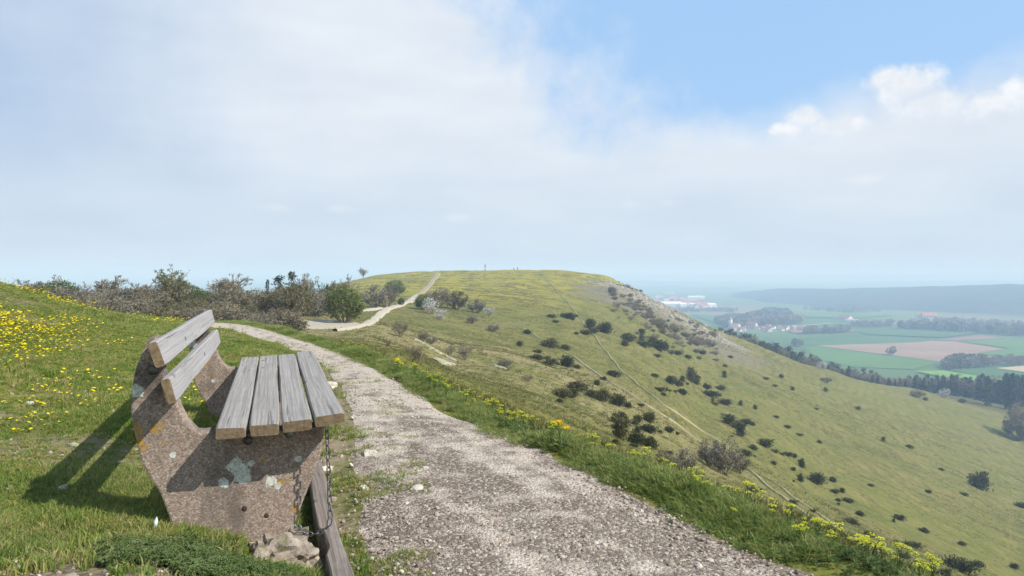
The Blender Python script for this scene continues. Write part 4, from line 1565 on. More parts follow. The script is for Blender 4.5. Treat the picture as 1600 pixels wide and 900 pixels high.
def twiggy_meshes(seed, leafmat, h=1.0, stems=9, leaves=260, spread=.55, leafsize=.05, trunked=False, dens=4):
    random.seed(seed)
    tr = MB()
    cr = MB()
    ends = []
    def branch(p, d, L, r, depth):
        d = d.normalized()
        q = p + d * L * .5 + Vector((random.gauss(0, .04), random.gauss(0, .04), random.gauss(0, .02))) * L
        e_ = q + (d + Vector((random.gauss(0, .18), random.gauss(0, .18), random.uniform(0, .22)))).normalized() * L * .5
        tr.limb(p, q, r, r * .75, 4 if depth == 0 else 3)
        tr.limb(q, e_, r * .75, r * .4, 3)
        ends.append((q, e_))
        if depth < 3:
            for _ in range(dens if depth else dens + 1):
                t = random.uniform(.3, 1.0)
                s = p.lerp(q, t * 2) if t < .5 else q.lerp(e_, t * 2 - 1)
                nd = d + Vector((random.gauss(0, .55), random.gauss(0, .55), random.gauss(.08, .35)))
                branch(s, nd, L * random.uniform(.42, .62), max(r * .55, .0075), depth + 1)
    if trunked:
        branch(Vector((0, 0, -.05)), Vector((.03, .02, 1)), h * .62, .03, 0)
        for k in range(stems):
            a = k * 2.4 + random.uniform(-.3, .3)
            branch(Vector((0, 0, h * random.uniform(.22, .5))), Vector((math.cos(a) * spread, math.sin(a) * spread, random.uniform(.45, 1))), h * random.uniform(.34, .5), .018, 1)
    else:
        for k in range(stems):
            a = k * 2.4 + random.uniform(-.4, .4)
            s = random.uniform(.15, 1) * spread
            branch(Vector((math.cos(a) * .06, math.sin(a) * .06, -.05)), Vector((math.cos(a) * s, math.sin(a) * s, .75)), h * random.uniform(.5, .78) * (1.0 - .25 * s), .017, 1)
    X_ = [abs(c) for v in tr.v for c in v[:2]]
    kx = .5 / sorted(X_)[int(len(X_) * .985)]
    kz = h / max(v[2] for v in tr.v)
    tr.v = [(a * kx, b * kx, c * kz) for a, b, c in tr.v]
    def pull(q):                                # a rounded outline: outer twigs are drawn in softly
        a, b, c = q[0] * 1.0, q[1] * 1.0, q[2]
        q_ = math.sqrt((a / .5) ** 2 + (b / .5) ** 2 + ((c - .45 * h) / (.55 * h)) ** 2)
        f_ = (.72 + .28 * math.tanh((q_ - .72) / .45)) / q_ if q_ > .72 else 1
        return (a * f_, b * f_, .45 * h + (c - .45 * h) * f_)
    ends = [(Vector((q.x * kx, q.y * kx, q.z * kz)), Vector((w.x * kx, w.y * kx, w.z * kz))) for q, w in ends]
    if not trunked:
        tr.v = [pull(q) for q in tr.v]
        ends = [(Vector(pull(q)), Vector(pull(w))) for q, w in ends]
    if not trunked:                             # small leaves fill out the rounded crown
        for _ in range(int(leaves * (.75 if leafmat is M['young_leaf'] else .28))):
            a_, u_ = random.uniform(0, 6.283), random.uniform(-.75, 1)
            q_ = math.sqrt(max(0, 1 - u_ * u_)) * (1 + .12 * math.sin(a_ * 3 + seed) + .08 * math.sin(a_ * 5 + 2 * seed))
            k_ = .5 * random.uniform(.72, 1.0)
            cr.leaf((math.cos(a_) * q_ * k_, math.sin(a_) * q_ * k_, h * (.46 + u_ * k_ * random.uniform(.92, 1.04))), (random.gauss(0, 1), random.gauss(0, 1), random.gauss(.4, .8)), leafsize * random.uniform(.5, 1.1), leafsize * random.uniform(.35, .7))
    for _ in range(leaves):
        q, e_ = random.choice(ends)
        c = q.lerp(e_, random.uniform(.1, 1.05)) + Vector((random.gauss(0, .02), random.gauss(0, .02), random.gauss(0, .02)))
        cr.leaf(c, (random.gauss(0, 1), random.gauss(0, 1), random.gauss(.4, .8)), leafsize * random.uniform(.6, 1.3), leafsize * random.uniform(.4, .8))
    return mesh_only(tr, 'branches', M['twig']), mesh_only(cr, 'crown', leafmat)


def conifer_meshes(seed, mat, wide=.2, levels=15, base=.08, droop=.35):
    random.seed(seed)
    tr = MB()
    tr.limb((0, 0, -.03), (0, 0, .55), .017, .010, 5)
    tr.limb((0, 0, .55), (0, 0, .98), .010, .002, 4)
    cr = MB()
    for k in range(levels):
        for j in range(11):
            u = min(1.0, (k + random.random()) / levels)
            z = base + (1 - base) * u ** .92
            rad = wide * (1 - u) ** .85 * random.uniform(.7, 1.2) + .010
            a = random.uniform(0, 6.283)
            L = rad * random.uniform(.6, 1.1)
            d = Vector((math.cos(a), math.sin(a), -droop * (1 - u) + .15 * u))
            for s in range(3):
                c = Vector((0, 0, z)) + d * L * (.12 + .27 * s)
                cr.leaf(c + Vector((0, 0, random.uniform(-.01, .01))), d + Vector((random.gauss(0, .35), random.gauss(0, .35), random.gauss(-.1, .25))), .07 + L * .32, .035 + L * .13)
    return mesh_only(tr, 'trunk', M['bark']), mesh_only(cr, 'crown', mat)


def pine_meshes(seed, mat):
    random.seed(seed)
    tr = MB()
    tr.limb((0, 0, -.03), (.01, 0, .6), .016, .011, 5)
    tr.limb((.01, 0, .6), (.0, 0, .95), .011, .003, 4)
    cr = MB()
    for _ in range(26):
        z = random.uniform(.32, .97)
        a = random.uniform(0, 6.283)
        rad = .17 * (1.15 - z) ** .55 * random.uniform(.4, 1.1)
        c0 = Vector((math.cos(a) * rad, math.sin(a) * rad, z))
        tr.limb((0, 0, z - .05), c0, .006, .003, 3)
        for _k in range(22):
            c = c0 + Vector((random.gauss(0, .045), random.gauss(0, .045), random.gauss(0, .028)))
            cr.leaf(c, (random.gauss(0, 1), random.gauss(0, 1), random.gauss(.5, .6)), .055, .035)
    return mesh_only(tr, 'trunk', M['bark']), mesh_only(cr, 'crown', mat)


JUN = [juniper_meshes(200, .78, 1.0, .35), juniper_meshes(201, .62, 1.1, .2), juniper_meshes(202, 1.0, .9, .7), juniper_meshes(203, 1.25, .8, 1.0), juniper_meshes(204, .5, 1.2, .1)]
BARE = [twiggy_meshes(220 + k, (M['red_bud'], M['dull_bud'], M['bud'], M['dull_bud'])[k], 1.0, 13, 1500, .85, .062) for k in range(4)]
GREEN = [twiggy_meshes(230 + k, M['young_leaf'], 1.0, 13, 2300, .85, .065) for k in range(2)]
WHITE = [twiggy_meshes(240 + k, M['blossom'], 1.0, 11, 620, .85, .055) for k in range(2)]
DRYB = [twiggy_meshes(250 + k, M['red_bud'], 1.0, 12, 900, .7, .05) for k in range(2)]
TREEB = [twiggy_meshes(260 + k, (M['dull_bud'], M['red_bud'], M['young_leaf'])[k], 1.0, 11, 1300, .6, .05, True) for k in range(3)]
CON = [conifer_meshes(270 + k, M['conifer'], (.20, .16, .23)[k]) for k in range(3)]
PIN = [pine_meshes(280 + k, M['pine']) for k in range(3)]


def plant(name, meshes, p, w, h, label, cat, group=None, tnames=('trunk', 'crown')):
    o = empty(name, p, random.uniform(0, 6.283))
    o.scale = (w, w, h)
    for nm, me in zip(tnames, meshes):
        part_of(nm, me, o)
    tag(o, label, cat, group)
    return o


# junipers on the slope: (pixel of the foot, apparent width, kind, own label)
JL = [
    (862, 496, 12, 0, None), (885, 497, 17, 0, None), (868, 504, 9, 1, None), (922, 515, 19, 0, 'dark juniper touching the narrow trail high on the far slope'),
    (914, 522, 17, 1, None), (946, 520, 24, 2, 'tall greyish juniper just right of the upper trail below the hill brow'), (859, 543, 29, 0, 'wide dark juniper between the two narrow trails and the chalk patch'),
    (838, 562, 21, 4, None), (860, 568, 15, 1, None), (885, 573, 27, 1, 'flat dark juniper leaning downhill left of the longer trail'), (823, 521, 11, 4, None), (812, 541, 11, 4, None),
    (900, 609, 34, 0, 'broad dark juniper with ragged top standing just left of the long trail'), (877, 620, 25, 1, 'low dark juniper just below and left of the broad ragged one'), (873, 629, 10, 1, None),
    (939, 626, 26, 0, 'olive juniper right beside the broad ragged one on its downhill side'), (966, 634, 23, 2, 'compact dark juniper standing alone left of where the trails run apart'), (933, 602, 11, 2, None),
    (970, 664, 31, 0, 'dark juniper standing directly above the longest clump by the verge'), (1015, 660, 21, 2, 'dark round juniper on the far side of the long trail'), (1001, 635, 10, 1, None),
    (968, 686, 40, 1, 'long low juniper clump just above the flowering verge'), (992, 694, 30, 0, None), (1015, 700, 26, 0, 'dark juniper at the lower end of the long clump'),
    (908, 680, 30, 0, 'juniper peeping over the verge where the dandelion stands'), (928, 688, 26, 2, None), (1044, 710, 11, 1, None), (957, 588, 22, 4, None),
    (976, 541, 12, 2, None), (980, 532, 23, 0, 'dark juniper below the scrub at the foot of the scree'), (1006, 542, 20, 1, None), (1030, 547, 26, 0, 'dark juniper in a close pair below the scree scrub, right one'),
    (1018, 540, 18, 2, None), (1026, 558, 11, 1, None), (1003, 523, 11, 2, None), (1022, 589, 13, 4, None), (1031, 611, 15, 1, None),
    (1048, 600, 16, 2, None), (1058, 603, 16, 0, 'dark juniper alone on bright grass right of the scree foot'), (1036, 618, 10, 4, None), (1012, 675, 30, 4, None), (1045, 675, 15, 1, None),
    (1111, 620, 19, 1, None), (1132, 632, 17, 1, None), (1126, 608, 12, 0, None), (1104, 606, 10, 0, None), (1157, 634, 8, 1, None),
    (1138, 663, 24, 2, 'tall dark juniper in the chain of three on the middle slope'), (1150, 670, 18, 0, None), (1164, 662, 17, 1, None), (1157, 682, 17, 2, 'narrow dark juniper at the lower end of the chain of three'),
    (1197, 699, 21, 2, 'pointed juniper right above the leafless thicket behind the verge'), (1210, 707, 12, 1, None), (1166, 712, 17, 0, 'small dense juniper right of the leafless thicket'), (1230, 712, 14, 1, None), (1222, 711, 9, 1, None),
    (1253, 731, 15, 1, None), (1209, 726, 11, 0, None), (1251, 753, 14, 3, 'narrow upright juniper beside a rounder one on the lower slope'), (1273, 755, 25, 0, 'rounder wide juniper right beside the narrow upright one'),
    (1302, 753, 10, 1, None), (1304, 770, 12, 1, None), (1316, 770, 9, 0, None), (1325, 785, 16, 1, None), (1345, 806, 13, 0, None), (1328, 818, 18, 1, None), (1404, 812, 14, 1, None), (1357, 837, 17, 4, None),
    (1426, 856, 23, 0, 'dark juniper near the track at the lower right'), (1413, 872, 16, 1, None), (1531, 764, 30, 0, 'large solitary juniper on the open grass at the right'), (1500, 893, 42, 1, 'widest juniper low at the bottom right corner'),
    (1527, 885, 16, 1, None), (1583, 888, 13, 0, None), (1444, 832, 13, 4, None), (1598, 793, 16, 1, 'dark juniper cut by the right picture edge'), (1294, 838, 20, 2, 'dark juniper rising just behind the yellow flowers of the verge'),
    (1175, 768, 14, 0, None), (1196, 593, 8, 3, None), (1221, 590, 8, 0, None), (1281, 693, 8, 1, None), (1230, 669, 10, 1, None), (1249, 681, 10, 1, None), (1212, 653, 8, 1, None),
    (1446, 626, 8, 0, None), (1502, 629, 11, 2, 'small dark bush standing on the bright green meadow'), (1536, 742, 9, 0, None), (1502, 852, 12, 4, None), (1075, 560, 11, 0, None), (1096, 553, 13, 1, None),
    (1141, 559, 8, 0, None), (1133, 574, 8, 0, None), (1080, 597, 22, 2, 'taller dark juniper of a pair on the upper middle slope'), (1088, 601, 14, 3, None), (1104, 607, 13, 0, None), (1125, 609, 13, 1, None), (1132, 590, 10, 0, None),
    (1065, 616, 15, 4, None), (1210, 604, 8, 1, None), (1238, 610, 7, 1, None), (1290, 612, 8, 1, None), (1340, 640, 8, 0, None), (1380, 690, 8, 4, None), (1420, 700, 12, 4, None), (1470, 735, 9, 4, None),
    (1180, 640, 8, 1, None), (1275, 640, 7, 1, None), (1360, 760, 10, 4, None), (1450, 770, 9, 4, None), (1400, 850, 9, 1, None), (1240, 790, 12, 4, None), (1270, 800, 9, 1, None),
]
# small ones too low to pick out singly carry one shared label
for px, py, w, kd, lab in list(JL):            # smaller companions beside the larger bushes
    if w >= 14:
        for _ in range(random.choice((1, 1, 2))):
            JL.append((px + random.choice((-1, 1)) * random.uniform(.5, 1.1) * w, py + random.uniform(-.2, .35) * w, w * random.uniform(.3, .6), random.randrange(5), None))
for k, (px, py, w, kd, lab) in enumerate(JL):
    p = hit(px, py)
    if p is None or p.length < 30:
        continue
    s = w / FPX * p.y * 1.12
    part_ = ('high slope below the hilltop and scree' if p.length > 240 else ('middle of the grass slope' if p.length > 120 else 'lower grass slope just beyond the verge'))
    if random.random() < .35:
        kd = random.randrange(5)
    plant('juniper_bush', JUN[kd], p - Vector((0, 0, .03 * s)), s * random.uniform(1.05, 1.3), s * random.uniform(.65, .95),
          lab or 'small dark juniper bush dotted over the ' + part_, 'bush', 'juniper bushes on the ' + part_)

# brown leafless bushes and blossoming bushes of the middle distance
BL = [
    (538, 506, 64, 58, GREEN[0], 'leafing_bush', 'largest rounded bush with fresh green leaves beside the white gravel patch'),
    (585, 480, 46, 36, BARE[1], 'bare_bush', 'wide brown leafless bush behind the forking chalk paths'),
    (606, 480, 34, 32, BARE[0], 'bare_bush', 'leafless bush just left of the fork of the chalk paths'),
    (617, 462, 34, 24, GREEN[1], 'leafing_bush', 'olive bush behind the path fork under the yellow hill'),
    (627, 478, 11, 13, GREEN[0], 'leafing_bush', 'tiny bright green bush right at the fork of the chalk paths'),
    (490, 482, 26, 17, WHITE[0], 'blossoming_bush', 'white blossoming bush behind the largest rounded bush'),
    (476, 482, 16, 12, WHITE[1], 'blossoming_bush', 'small white blossoming bush at the end of the brown thicket'),
    (660, 484, 26, 24, GREEN[1], 'leafing_bush', 'green bush mixed with blossom right of the path bend'),
    (672, 490, 30, 26, WHITE[0], 'blossoming_bush', 'larger white blossoming bush on the bank right of the path bend'),
    (688, 499, 24, 16, WHITE[1], 'blossoming_bush', 'lower white blossoming bush spilling down the bank'),
    (684, 481, 48, 32, BARE[0], 'bare_bush', 'wide brown bush right of the path climbing the hill'),
    (713, 484, 44, 30, BARE[2], 'bare_bush', 'brown bush second from the climbing path'),
    (745, 489, 32, 23, BARE[1], 'bare_bush', 'greenish brown bush third from the climbing path'),
    (763, 493, 22, 14, WHITE[1], 'blossoming_bush', 'greyish white bush at the end of the bush row below the hilltop'),
    (738, 505, 20, 14, BARE[3], 'bare_bush', 'low brown bush below the row under the hilltop'),
    (626, 526, 30, 26, DRYB[0], 'bare_bush', 'dry brown bush on the bank below the chalk path'),
    (652, 568, 28, 30, DRYB[1], 'bare_bush', 'dry reddish bush left of the white scree patch'),
    (704, 558, 20, 20, DRYB[0], 'bare_bush', 'dry bush just above the end of the scree streak'),
    (726, 562, 30, 24, DRYB[1], 'bare_bush', 'dry bush right of the scree streak'), (661, 532, 20, 14, BARE[3], 'bare_bush', 'low dark bush at the upper end of the scree streak'),
    (674, 538, 20, 14, BARE[1], 'bare_bush', 'low bush beside the scree streak, second from its top'), (788, 574, 28, 14, BARE[3], 'bare_bush', 'low brown bush by the small lower chalk scar'),
    (825, 596, 22, 11, DRYB[0], 'bare_bush', 'faint dry bush on the steep bank below the chalk scar'), (771, 518, 24, 13, BARE[3], 'bare_bush', 'low bush alone on the grass below the bush row'),
    (606, 541, 20, 12, DRYB[1], 'bare_bush', 'low dry scrub left below the chalk path'), (640, 553, 22, 12, DRYB[0], 'bare_bush', 'low dry scrub by the left end of the white scree patch'),
    (1132, 742, 62, 58, BARE[3], 'bare_bush', 'large leafless thicket rising behind the yellow verge flowers'), (1108, 728, 44, 44, BARE[1], 'bare_bush', 'leafless bush joined to the upper side of the large thicket'),
    (1156, 740, 34, 34, BARE[2], 'bare_bush', 'leafless bush at the lower right side of the large thicket'),
    (1070, 738, 44, 38, BARE[1], 'bare_bush', 'brown bush peeping over the flowering verge left of the thicket'), (1036, 728, 30, 24, BARE[0], 'bare_bush', 'brown bush half hidden by the verge below the long juniper clump'),
    (1434, 621, 26, 13, BARE[1], 'bare_bush', 'reddish brown mound of brush at the top edge of the lower meadow'), (1476, 622, 19, 16, WHITE[0], 'blossoming_bush', 'round white blossoming tree on the bright meadow'),
    (1284, 578, 18, 13, WHITE[1], 'blossoming_bush', 'white blossoming tree at the upper end of the forest belt'), (1363, 596, 14, 11, WHITE[0], 'blossoming_bush', 'white blossoming tree half way down the forest edge'),
    (1376, 600, 12, 9, WHITE[1], 'blossoming_bush', 'smaller white blossoming tree beside another on the forest edge'), (1291, 598, 22, 9, BARE[0], 'bare_bush', 'low brown scrub on the grass near the ridge line'),
    (745, 420, 0, 0, None, None, None),
    (955, 458, 12, 13, BARE[3], 'bare_bush', 'dark bush at the top left corner of the scree face'),
]
for px, py, w, h, ms, nm, lab in BL:
    if not ms:
        continue
    p = hit(px, py)
    if p is None:
        continue
    if p.length < 20:                       # its foot is hidden by the verge: stand it on the slope beyond
        p = at_dist(px, 62.0)
        top = -(py - h - 425) / FPX * 62.0
        hh_ = max(1.0, top - p.z)
        ww_ = w / FPX * 62.0 * 1.1
    else:
        hh_ = h / FPX * p.y * 1.08
        ww_ = w / FPX * p.y * 1.0
    plant(nm, ms, p, ww_ * .95, hh_, lab, 'bush', 'bushes of the middle distance', ('branches', 'crown'))

# scrub below the scree face
for k in range(135):
    px, py = random.uniform(955, 1120), 0
    py = float(np.interp(px, [945, 1000, 1060, 1120], [452, 488, 522, 532])) + random.gauss(4, 13)
    p = hit(px, py)
    if p is None or p.length > 470 or p.length < 180:
        continue
    s = random.uniform(1.6, 4.2)
    up = px < 1010
    plant('scrub_bush', random.choice(BARE[:3] + DRYB), p - Vector((0, 0, .2)), s, s * random.uniform(.45, .75), 'grey brown scrub bush on the rubble ' + ('near the hill brow' if up else 'low on the scree slope'), 'bush', 'scrub on the scree slope ' + ('near the hill brow' if up else 'low down'), ('branches', 'crown'))
for k in range(26):                          # bushes along the skyline of the scree ridge
    t = k / 25
    px = 965 + t * 175
    py = float(np.interp(px, [960, 1000, 1050, 1100, 1140], [442, 452, 475, 500, 521]))
    p = hit(px, py + 4)
    if p is None or p.length > 520:
        continue
    s = random.uniform(1.8, 3.6)
    plant('scrub_bush', random.choice(BARE + [JUN[0], JUN[2]]), p + Vector((1, 3, -.3)), s, s * random.uniform(.6, .9), 'small bush on the skyline above the scree', 'bush', 'bushes along the scree skyline', ('branches', 'crown'))

# the brown thicket and trees on the left, behind the meadow
TOP = [(-60, 440), (0, 441), (20, 438), (62, 430), (95, 436), (130, 441), (168, 432), (200, 441), (230, 437), (250, 438), (268, 416), (290, 443), (312, 446), (335, 438), (356, 429), (390, 440), (418, 436), (435, 431), (455, 427), (475, 428), (500, 440), (515, 433), (541, 429), (556, 436)]
tx_, ty_ = zip(*TOP)
def seg_(px):
    return 'behind the meadow crest at far left' if px < 130 else ('left of the tallest tree' if px < 245 else ('behind the bench back' if px < 345 else ('above the end of the gravel path' if px < 430 else 'left of the largest rounded bush')))
for k in range(90):
    px = -40 + k * 6.2 + random.uniform(-5, 5)
    if px > 492:
        break
    D = random.uniform(72, 98)
    p = at_dist(px, D)
    top = float(np.interp(px, tx_, ty_)) + random.uniform(6, 22)
    h = -(top - 425) / FPX * D - p.z
    w = random.uniform(3.0, 4.8)
    plant('thicket_bush', random.choice(BARE), p, w, max(1.5, h), 'brown leafless bush deep in the thicket ' + seg_(px), 'bush', 'bushes of the brown thicket ' + seg_(px), ('branches', 'crown'))
for k in range(46):
    px = 20 + k * 10.2 + random.uniform(-6, 6)
    if px > 462:
        break
    D = random.uniform(57, 68)
    p = at_dist(px, D)
    h = random.uniform(1.5, 2.7)
    plant('thicket_bush', random.choice(BARE), p, random.uniform(2.0, 3.2), h, 'rounded brown bush at the front of the thicket ' + seg_(px), 'bush', 'front bushes of the thicket ' + seg_(px), ('branches', 'crown'))
for px, top, w, ms, D, lab in [
    (62, 430, 60, TREEB[0], 92, 'small bare tree at the far left above the meadow crest'), (95, 435, 62, GREEN[0], 86, 'olive green bush above the meadow crest at left'),
    (168, 431, 52, TREEB[1], 90, 'bare grey tree right of the olive bush'), (228, 436, 44, TREEB[0], 92, 'thin bare tree between the grey tree and the tallest one'),
    (268, 414, 52, TREEB[2], 84, 'tallest tree of the thicket with pale fresh leaves'), (292, 440, 44, GREEN[1], 82, 'fresh green bush at the foot of the tallest tree'),
    (314, 449, 36, GREEN[0], 80, 'yellowish green bush right of the tallest tree'), (356, 428, 56, TREEB[1], 90, 'broad bare tree behind the top plank of the bench'),
    (418, 437, 13, CON[0], 95, 'small dark conifer among the brown trees'), (436, 430, 24, PIN[0], 100, 'greenish slender tree right of the small conifer'), (455, 426, 24, PIN[1], 96, 'dark pointed tree, darkest of the thicket'),
    (475, 428, 40, TREEB[1], 98, 'reddish bare tree right of the darkest one'), (515, 433, 34, TREEB[2], 100, 'slim grey tree near the right end of the thicket'), (541, 429, 44, TREEB[0], 105, 'bare round tree behind the largest rounded bush'),
    (497, 446, 40, BARE[1], 92, 'brown bush closing the right end of the thicket')]:
    p = at_dist(px, D)
    h = -(top - 425) / FPX * D - p.z
    plant('tree', ms, p, w / FPX * D * (1.0 if ms in BARE or ms in GREEN or ms in TREEB else 2.4), h, lab, 'tree', 'trees of the left thicket')
p = hit(567, 437)
plant('tree', TREEB[1], p, 5.0, 6.0, 'small bare tree where the flat hilltop begins', 'tree')

# the forest belt beyond the slope at the right
TOPF = [(1130, 510), (1150, 518), (1200, 531), (1250, 550), (1300, 566), (1350, 577), (1400, 590), (1430, 588), (1480, 586), (1540, 586), (1560, 590), (1580, 584), (1600, 588), (1660, 590), (1760, 600)]
fx, fy = zip(*TOPF)
kinds = {'con': ('conifer_tree', 'dark conifer in the forest belt beyond the slope', 'conifers of the forest belt'),
         'pin': ('pine_tree', 'grey green pine in the forest belt beyond the slope', 'pines of the forest belt'),
         'bare': ('bare_tree', 'brownish bare tree in the forest belt beyond the slope', 'bare trees of the forest belt')}
nf_ = 0
for row in range(4):
    px = 1128.0
    while px < 1720:
        px += random.uniform(5.5, 10.5)
        sil = float(np.interp(px, [1100, 1200, 1300, 1430, 1500, 1600, 1720], [392, 378, 395, 428, 452, 440, 440]))
        D = sil + 8 + row * 22 + random.uniform(-6, 8)
        p = at_dist(px, D)
        top = float(np.interp(px, fx, fy)) + random.uniform(-3, 10) - (0 if row else -5)
        h = -(top - 425) / FPX * D - p.z
        h = min(max(h, 5.0), 23)
        u = random.random()
        left = px < 1260
        kd = 'pin' if u < (.65 if left else .22) else ('con' if u < (.75 if left else (.75 if px > 1430 else .35)) else 'bare')
        ms = random.choice({'con': CON, 'pin': PIN, 'bare': TREEB[:2]}[kd])
        nm, lab, gr = kinds[kd]
        where = 'behind the scree foot' if px < 1245 else ('half way along the ridge line' if px < 1345 else ('left of the bright meadow' if px < 1460 else ('behind the bright meadow' if px < 1560 else 'at the right picture edge')))
        lab, gr = lab.replace('in the forest belt beyond the slope', 'in the forest belt ' + where), gr + ' ' + where
        w = h * (random.uniform(.85, 1.15) if kd != 'bare' else random.uniform(.6, .85))
        plant(nm, ms, p - Vector((0, 0, .3)), w, h, lab, 'tree', gr)
        nf_ += 1
for px, D, top, w, ms, nm, lab in [(1583, 420, 584, 15, CON[2], 'conifer_tree', 'tallest dark conifer near the right edge of the forest'), (1546, 425, 588, 11, CON[0], 'conifer_tree', 'dark pointed conifer left of the tallest one'),
                                   (1545, 418, 604, 20, PIN[0], 'pine_tree', 'paler spreading pine in front of the dark conifers'), (1576, 421, 586, 11, CON[1], 'conifer_tree', 'slender dark conifer touching the tallest one')]:
    p = at_dist(px, D)
    h = -(top - 425) / FPX * D - p.z
    plant(nm, ms, p, w, h, lab, 'tree')
p = hit(1592, 688)
for dx, hp, lab in ((0, 52, 'bare dark tree cut by the right picture edge casting a long shadow'), (14, 62, 'second bare tree at the right picture edge behind the first')):
    q = Vector((p.x + dx * .35, p.y + dx * .3, float(H(p.x + dx * .35, p.y + dx * .3))))
    plant('bare_tree', BARE[0 if dx else 1], q, hp / FPX * p.y * .9, hp / FPX * p.y, lab, 'tree')

# woods and tree lines far out on the plain: single trees cannot be told apart there
def join_tree(ms, name):
    v, f, mi, mats = [], [], [], []
    for k, me in enumerate(ms):
        b = len(v)
        v += [tuple(q.co) for q in me.vertices]
        f += [tuple(b + i for i in q.vertices) for q in me.polygons]
        mi += [k] * len(me.polygons)
        mats += list(me.materials)
    me = bpy.data.meshes.new(name)
    me.from_pydata(v, [], f)
    for mt_ in mats:
        me.materials.append(mt_)
    me.polygons.foreach_set('material_index', np.array(mi, np.int32))
    return proto(me)
def low_crown(seed, mat):
    random.seed(seed)
    mb = MB()
    mb.limb((0, 0, 0), (0, 0, .5), .03, .02, 4, 1)
    for _ in range(150):
        a, u = random.uniform(0, 6.28), random.random()
        rad = .36 * math.sqrt(max(.02, 1 - (2 * u - .9) ** 2)) * random.uniform(.5, 1.05)
        c = (math.cos(a) * rad, math.sin(a) * rad, .18 + .8 * u)
        mb.leaf(c, (math.cos(a), math.sin(a), random.gauss(.5, .6)), random.uniform(.12, .22), random.uniform(.09, .16))
    return proto(mesh_only(mb, 'far_tree', [mat, M['bark']]))
FT = [low_crown(300, M['red_bud']), low_crown(301, M['bud']), low_crown(302, M['pine']), low_crown(303, M['conifer'])]
wp, ws, wi = [], [], []
def wood(poly, n, hmin, hmax, kinds_):
    P = [plain_at(*q)[:2] for q in poly]
    xs, ys = [q[0] for q in P], [q[1] for q in P]
    c = 0
    while c < n:
        x_, y_ = random.uniform(min(xs), max(xs)), random.uniform(min(ys), max(ys))
        ins = False
        for (ax, ay), (bx, by) in zip(P, P[1:] + P[:1]):
            if (ay > y_) != (by > y_) and x_ < (bx - ax) * (y_ - ay) / (by - ay) + ax:
                ins = not ins
        if ins:
            h = random.uniform(hmin, hmax)
            wp.append((x_, y_, PLAIN + .2)); ws.append((h * random.uniform(.8, 1.2), h * random.uniform(.8, 1.2), h)); wi.append(random.choice(kinds_)); c += 1
        elif random.random() < .0005:
            c += 1
wood([(1113, 505), (1150, 500), (1195, 493), (1240, 497), (1250, 507), (1200, 511), (1130, 514)], 420, 9, 16, (0, 0, 1))
wood([(1170, 499), (1205, 490.5), (1232, 494), (1238, 500), (1180, 505)], 200, 10, 18, (0, 1, 2))
wood([(1398, 514), (1420, 511.5), (1600, 519), (1720, 525), (1720, 529), (1600, 526), (1440, 517)], 340, 9, 15, (0, 0, 1, 2))
wood([(1255, 521), (1320, 516), (1328, 518), (1320, 521.5), (1258, 523)], 60, 7, 12, (0, 1))
wood([(1330, 509), (1395, 507), (1395, 512), (1335, 513)], 70, 6, 11, (0, 1))
wood([(1470, 575), (1490, 568), (1540, 571), (1543, 576), (1480, 579)], 70, 7, 13, (0, 1, 1, 2))
wood([(1540, 572), (1560, 564), (1700, 566), (1700, 571), (1560, 574)], 70, 6, 10, (0, 0, 1))
wood([(1035, 485), (1060, 484), (1110, 483.5), (1155, 485), (1150, 488), (1060, 488)], 170, 5, 9, (0, 0, 1))
wood([(1240, 540.5), (1254, 539), (1255, 542), (1243, 543)], 10, 8, 11, (0, 1))
wood([(1388, 554), (1396, 554), (1396, 556), (1389, 556)], 3, 8, 10, (1,))
wood([(1250, 484), (1300, 483), (1380, 488), (1320, 490)], 90, 6, 10, (0, 1))
wood([(1425, 505), (1480, 502), (1600, 507), (1600, 510), (1480, 506)], 80, 6, 10, (0, 1))
wp, ws, wi = np.array(wp), np.array(ws), np.array(wi)
n = len(wp)
scatter('distant_woods', FT, wp, np.column_stack([np.zeros(n), np.zeros(n), RNG.uniform(0, 6.28, n)]), ws, wi)

# ------------------------------------------------------------------ village, farm and town on the plain
def house_meshes(w, l, h, rf, wallm, roofm, name='house'):
    a = MB()
    a.box(-w / 2, w / 2, -l / 2, l / 2, 0, h)
    a.add([(-w / 2, -l / 2, h), (w / 2, -l / 2, h), (0, -l / 2, h + rf * .97), (-w / 2, l / 2, h), (w / 2, l / 2, h), (0, l / 2, h + rf * .97)], [(0, 1, 2), (4, 3, 5)])
    b = MB()
    e_, t = .5, .25
    b.add([(-w / 2 - e_, -l / 2 - e_, h - .3), (-w / 2 - e_, l / 2 + e_, h - .3), (0, l / 2 + e_, h + rf), (0, -l / 2 - e_, h + rf), (w / 2 + e_, -l / 2 - e_, h - .3), (w / 2 + e_, l / 2 + e_, h - .3),
           (-w / 2 - e_, -l / 2 - e_, h - .3 + t), (-w / 2 - e_, l / 2 + e_, h - .3 + t), (0, l / 2 + e_, h + rf + t), (0, -l / 2 - e_, h + rf + t), (w / 2 + e_, -l / 2 - e_, h - .3 + t), (w / 2 + e_, l / 2 + e_, h - .3 + t)],
          [(0, 1, 2, 3), (3, 2, 5, 4), (6, 9, 8, 7), (9, 10, 11, 8), (0, 6, 7, 1), (4, 5, 11, 10), (0, 3, 9, 6), (3, 4, 10, 9), (1, 7, 8, 2), (2, 8, 11, 5)])
    c = MB()
    for y_ in np.linspace(-l / 2 + 2, l / 2 - 2, max(2, int(l / 3.5))):
        for z_ in ([1.0, 3.6] if h > 4.5 else [1.0]):
            for sgn in (-1, 1):
                x_ = sgn * (w / 2 + .02)
                c.box(min(x_, x_ + sgn * .06), max(x_, x_ + sgn * .06), y_ - .6, y_ + .6, z_, z_ + 1.4)
    return mesh_only(a, 'wall', wallm), mesh_only(b, 'roof', roofm), mesh_only(c, 'windows', M['window'])


